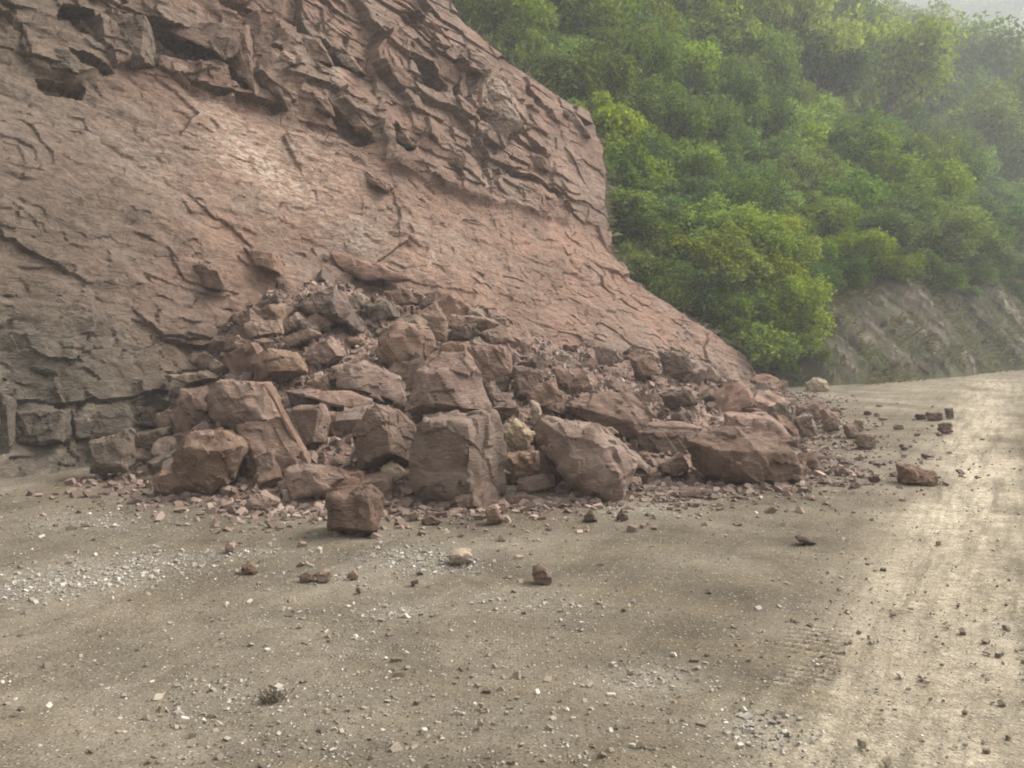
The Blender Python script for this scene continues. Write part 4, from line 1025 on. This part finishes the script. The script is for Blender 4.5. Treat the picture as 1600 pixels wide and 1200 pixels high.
for py in np.arange(-40, 620, 34):
    row += 1
    for px in np.arange(560 + (row % 2) * 23, 1720, 47):
        x, y = px + rngv.uniform(-22, 22), py + rngv.uniform(-18, 18)
        if x < cliff_edge_x(y) - 30: continue
        h = hill_hit(x, y + 22)
        if h is None: continue
        P, p, q, bh = h
        if p > 1.0 and q < bh / 1.5 + 0.4: continue          # bare rock of the cutting
        D = P[1]
        r = np.clip(rngv.uniform(36, 72) * D / FPX, .5, 3.8)
        if q > 12: r *= rngv.uniform(1.0, 1.35)
        near = D < 30
        bright = rngv.random()
        mat = M['leaf_bright'] if bright > .72 else (M['leaf'] if bright > .28 else M['leaf_dark'])
        if near and p < 4 and q < 4 and bright > .45: mat = M['leaf_bright']
        big = q > 9
        hue = {'leaf_bright': 'bright yellow-green', 'leaf': 'mid-green', 'leaf_dark': 'dark green'}[mat.name if mat.name != 'leaf_green' else 'leaf']
        kindw = 'tree' if big else 'bush'
        if big: where = ('high on the misty slope' if y < 110 else 'halfway up the hillside') + (' above the cliff edge' if x < 1050 else (' in the middle' if x < 1330 else ' towards the valley'))
        else: where = 'just above the rocky bank' if p > 1 else ('crowding the foot of the cliff edge' if y > 380 else 'behind the upper cliff edge')
        rp_ = r * FPX / D
        if not big and p > 1: where += (' close to the cliff' if x < 1290 else (' at its middle' if x < 1460 else ' at its far end'))
        sz_ = 'small ' if rp_ < 45 else ('large ' if rp_ > 62 else '')
        lab = sz_ + hue + ' leafy ' + kindw + ' ' + where
        grp = {'tree': 'trees on the hillside', 'bush': 'bushes low on the hillside'}[kindw]
        plant('tree' if big else 'bush', P - np.array([0, 0, .15]), r, int(rngv.integers(len(PROTO))), rngv.uniform(0, 6.28), mat, lab, 'tree' if big else 'bush', grp, rngv.uniform(.85, 1.3) if big else rngv.uniform(.7, 1.05), tuple(rngv.uniform(-.15, .15, 2)))
for p0 in np.arange(2.0, 26, 1.0):
    p = p0 + rngv.uniform(-.4, .4); bq = 2.6 / 1.5 + rngv.uniform(.0, .7)
    X, Y = HB + p * HE + bq * HG
    zz = float(hill_z(np.array([X]), np.array([Y]))[0][0])
    m_ = M['leaf'] if rngv.random() < .55 else M['leaf_dark']
    plant('bush', np.array([X, Y, zz - .25]), rngv.uniform(.5, .95), int(rngv.integers(len(PROTO))), rngv.uniform(0, 6.28), m_, ('mid-green' if m_.name == 'leaf_green' else 'dark green') + ' bush hanging over the lip of the rocky bank' + (', nearer the cliff' if p < 10 else ', farther along the road'), 'bush', 'bushes low on the hillside', rngv.uniform(.6, .9))
for x, y, rp in [(1035, 428, 40), (1075, 440, 46), (1112, 462, 48), (1150, 486, 44), (1180, 512, 42), (1212, 540, 40), (1240, 556, 34), (1140, 436, 50), (1195, 470, 48), (1235, 508, 44), (1090, 402, 46), (1265, 560, 26), (1170, 552, 34), (1020, 400, 36), (975, 330, 38), (960, 270, 36), (1000, 350, 40), (1205, 572, 24), (1228, 580, 20)]:
    h = hill_hit(x, y + .7 * rp)
    if h is None: continue
    P, p, q, bh = h
    m_ = M['leaf_bright'] if rngv.random() < .6 else M['leaf']
    plant('bush', P - np.array([0, 0, .1]), rp * P[1] / FPX, int(rngv.integers(len(PROTO))), rngv.uniform(0, 6.28), m_, ('bright yellow-green' if m_.name == 'leaf_bright' else 'mid-green') + ' bush ' + ('hugging the lower edge of the bare cliff' if y > 390 else 'against the upper edge of the bare cliff') + (', close to the road' if y > 535 else ''), 'bush', 'bushes low on the hillside', rngv.uniform(.7, 1.0))
# trees on the far hill
for i in range(120):
    Q = rngv.uniform(0, 132); X = (150 + Q) * rngv.uniform(.36, .60)
    P = np.array([X, 150 + Q - .12 * (X - 90), float(far_z(np.array([X]), np.array([Q]))[0])])
    plant('tree', P, rngv.uniform(4.5, 7.5), int(rngv.integers(len(PROTO))), rngv.uniform(0, 6.28), M['leaf_dark'] if i % 2 else M['leaf'], ('dark' if i % 2 else 'pale') + ' misty tree on the far hillside up the valley, ' + ('high up' if Q > 80 else 'low down'), 'tree', 'trees on the far hillside', rngv.uniform(.9, 1.4))
# undergrowth leaves that cover the slope between the bushes
n = 130000
pq = rngv.random((n, 2)); p = -14 + pq[:, 0] ** 1.2 * 70; q = .2 + pq[:, 1] ** 1.5 * 34
X = HB[0] + p * HE[0] + q * HG[0]; Y = HB[1] + p * HE[1] + q * HG[1]
z, p, q, bh = hill_z(X, Y)
bare = (q < bh / 1.5 + .2) & (p > 0)
keep = ~bare | (rngv.random(n) < .16 * (n2(p * .6, z * .6, 241, 2) > .1))
keep &= (q > .1) & ~((p < -3) & (q < 2))
X, Y, z, q = X[keep], Y[keep], z[keep], q[keep]; n = len(X)
P = np.stack([X, Y, z + np.abs(rngv.normal(0, .42, n)) + .02], -1)
P[:, :2] -= HG * np.abs(rngv.normal(0, .12, n))[:, None]
N = rngv.normal(size=(n, 3)) * .6 + np.array([HE[1] * .5, -HE[0] * .5, .8]); N /= np.linalg.norm(N, axis=1)[:, None]
link('undergrowth', leaf_mesh('undergrowth', P, N, np.clip(.10 + q * .008, .1, .3) * rngv.uniform(.7, 1.4, n), rngv), M['undergrowth'], kind='stuff', label='leafy undergrowth covering the hillside between the bushes', cat='undergrowth')
# dry grass blades hanging on the rocky bank
n = 16000
p = rngv.uniform(-1, 24, n); q = rngv.uniform(.05, 3.0, n)
keep = n2(p * .8, q * 1.2, 251, 3) > .05
p, q = p[keep], q[keep]; n = len(p)
X = HB[0] + p * HE[0] + q * HG[0]; Y = HB[1] + p * HE[1] + q * HG[1]; z = hill_z(X, Y)[0]
base = np.stack([X, Y, z - .03], -1); base[:, :2] -= HG * .12
dirv = rngv.normal(size=(n, 3)) * .45 + np.array([HE[1] * .5, -HE[0] * .5, .35]); dirv /= np.linalg.norm(dirv, axis=1)[:, None]
sd = np.cross(dirv, rngv.normal(size=(n, 3))); sd /= np.linalg.norm(sd, axis=1)[:, None]
L = rngv.uniform(.12, .4, n)[:, None]
V = np.stack([base - sd * .012, base + sd * .012, base + dirv * L * .6 + sd * .008, base + dirv * L - np.array([0, 0, .25]) * L], 1)
link('bank_grass', mesh_from('bank_grass', V.reshape(-1, 3), np.arange(n * 4).reshape(n, 4), False), M['dry_grass'], kind='stuff', label='dry grass tufts hanging on the rocky bank', cat='grass')
# dry grass and roots along the broken edge of the cliff
n = 2600
jt = rngv.integers(int(NJ * .10), int(NJ * .80), n)
keep = n2(tt[jt] * 1.7, tt[jt] * 0, 261, 3) > -.15
jt = jt[keep]; n = len(jt)
base = V_edge[rngv.integers(0, V_edge.shape[0], n), jt] + rngv.normal(0, .05, (n, 3))
dirv = rngv.normal(size=(n, 3)) * .55 + np.array([.35, -.25, .35]); dirv /= np.linalg.norm(dirv, axis=1)[:, None]
sd = np.cross(dirv, rngv.normal(size=(n, 3))); sd /= np.linalg.norm(sd, axis=1)[:, None]
L = rngv.uniform(.1, .38, n)[:, None]
V = np.stack([base - sd * .012, base + sd * .012, base + dirv * L * .6 + sd * .008, base + dirv * L - np.array([0, 0, .35]) * L], 1)
link('cliff_grass', mesh_from('cliff_grass', V.reshape(-1, 3), np.arange(n * 4).reshape(n, 4), False), M['dry_grass'], kind='stuff', label='dry grass and roots along the edge of the cliff', cat='grass')
# a dark weed tuft on the road
c0 = at(425, 1092, ground_y(425, 1092)); n = 130
az = rngv.uniform(0, 6.28, n); ln = rngv.uniform(.03, .075, n)[:, None]
dv = np.stack([np.cos(az) * rngv.uniform(.2, .9, n), np.sin(az) * rngv.uniform(.2, .9, n), np.full(n, .8)], -1); dv /= np.linalg.norm(dv, axis=1)[:, None]
bs = c0 + np.stack([rngv.normal(0, .02, n), rngv.normal(0, .02, n), np.zeros(n) - .005], -1); sd = np.cross(dv, [0, 0, 1.]); sd /= np.linalg.norm(sd, axis=1)[:, None]
V = np.stack([bs - sd * .003, bs + sd * .003, bs + dv * ln * .6 + sd * .0025, bs + dv * ln - np.array([0, 0, .3]) * ln], 1)
link('weed_tuft', mesh_from('weed_tuft', V.reshape(-1, 3) - c0, np.arange(n * 4).reshape(n, 4), False), M['weed'], None, 'small dark withered weed tuft growing in the near road surface', 'weed', loc=c0)

# ------------------------------------------------------------------ misty air
def haze_box():
    x0, x1, y0, y1, z0, z1 = -140, 420, -70, 440, -8, 126
    V = [(x, y, z) for x in (x0, x1) for y in (y0, y1) for z in (z0, z1)]
    F = [(0, 1, 3, 2), (4, 6, 7, 5), (0, 4, 5, 1), (2, 3, 7, 6), (0, 2, 6, 4), (1, 5, 7, 3)]
    me_ = bpy.data.meshes.new('haze'); me_.from_pydata(V, [], F); me_.update()
    m = bpy.data.materials.new('haze_air'); m.use_nodes = True
    nt = m.node_tree; nt.nodes.clear()
    o = nt.nodes.new('ShaderNodeOutputMaterial'); v = nt.nodes.new('ShaderNodeVolumePrincipled')
    v.inputs['Color'].default_value = (0.96, 0.98, 1.0, 1); v.inputs['Density'].default_value = 0.0020
    nt.links.new(v.outputs[0], o.inputs['Volume'])
    link('haze', me_, m, kind='stuff', label='thin pale mist in the valley air', cat='haze')
haze_box()
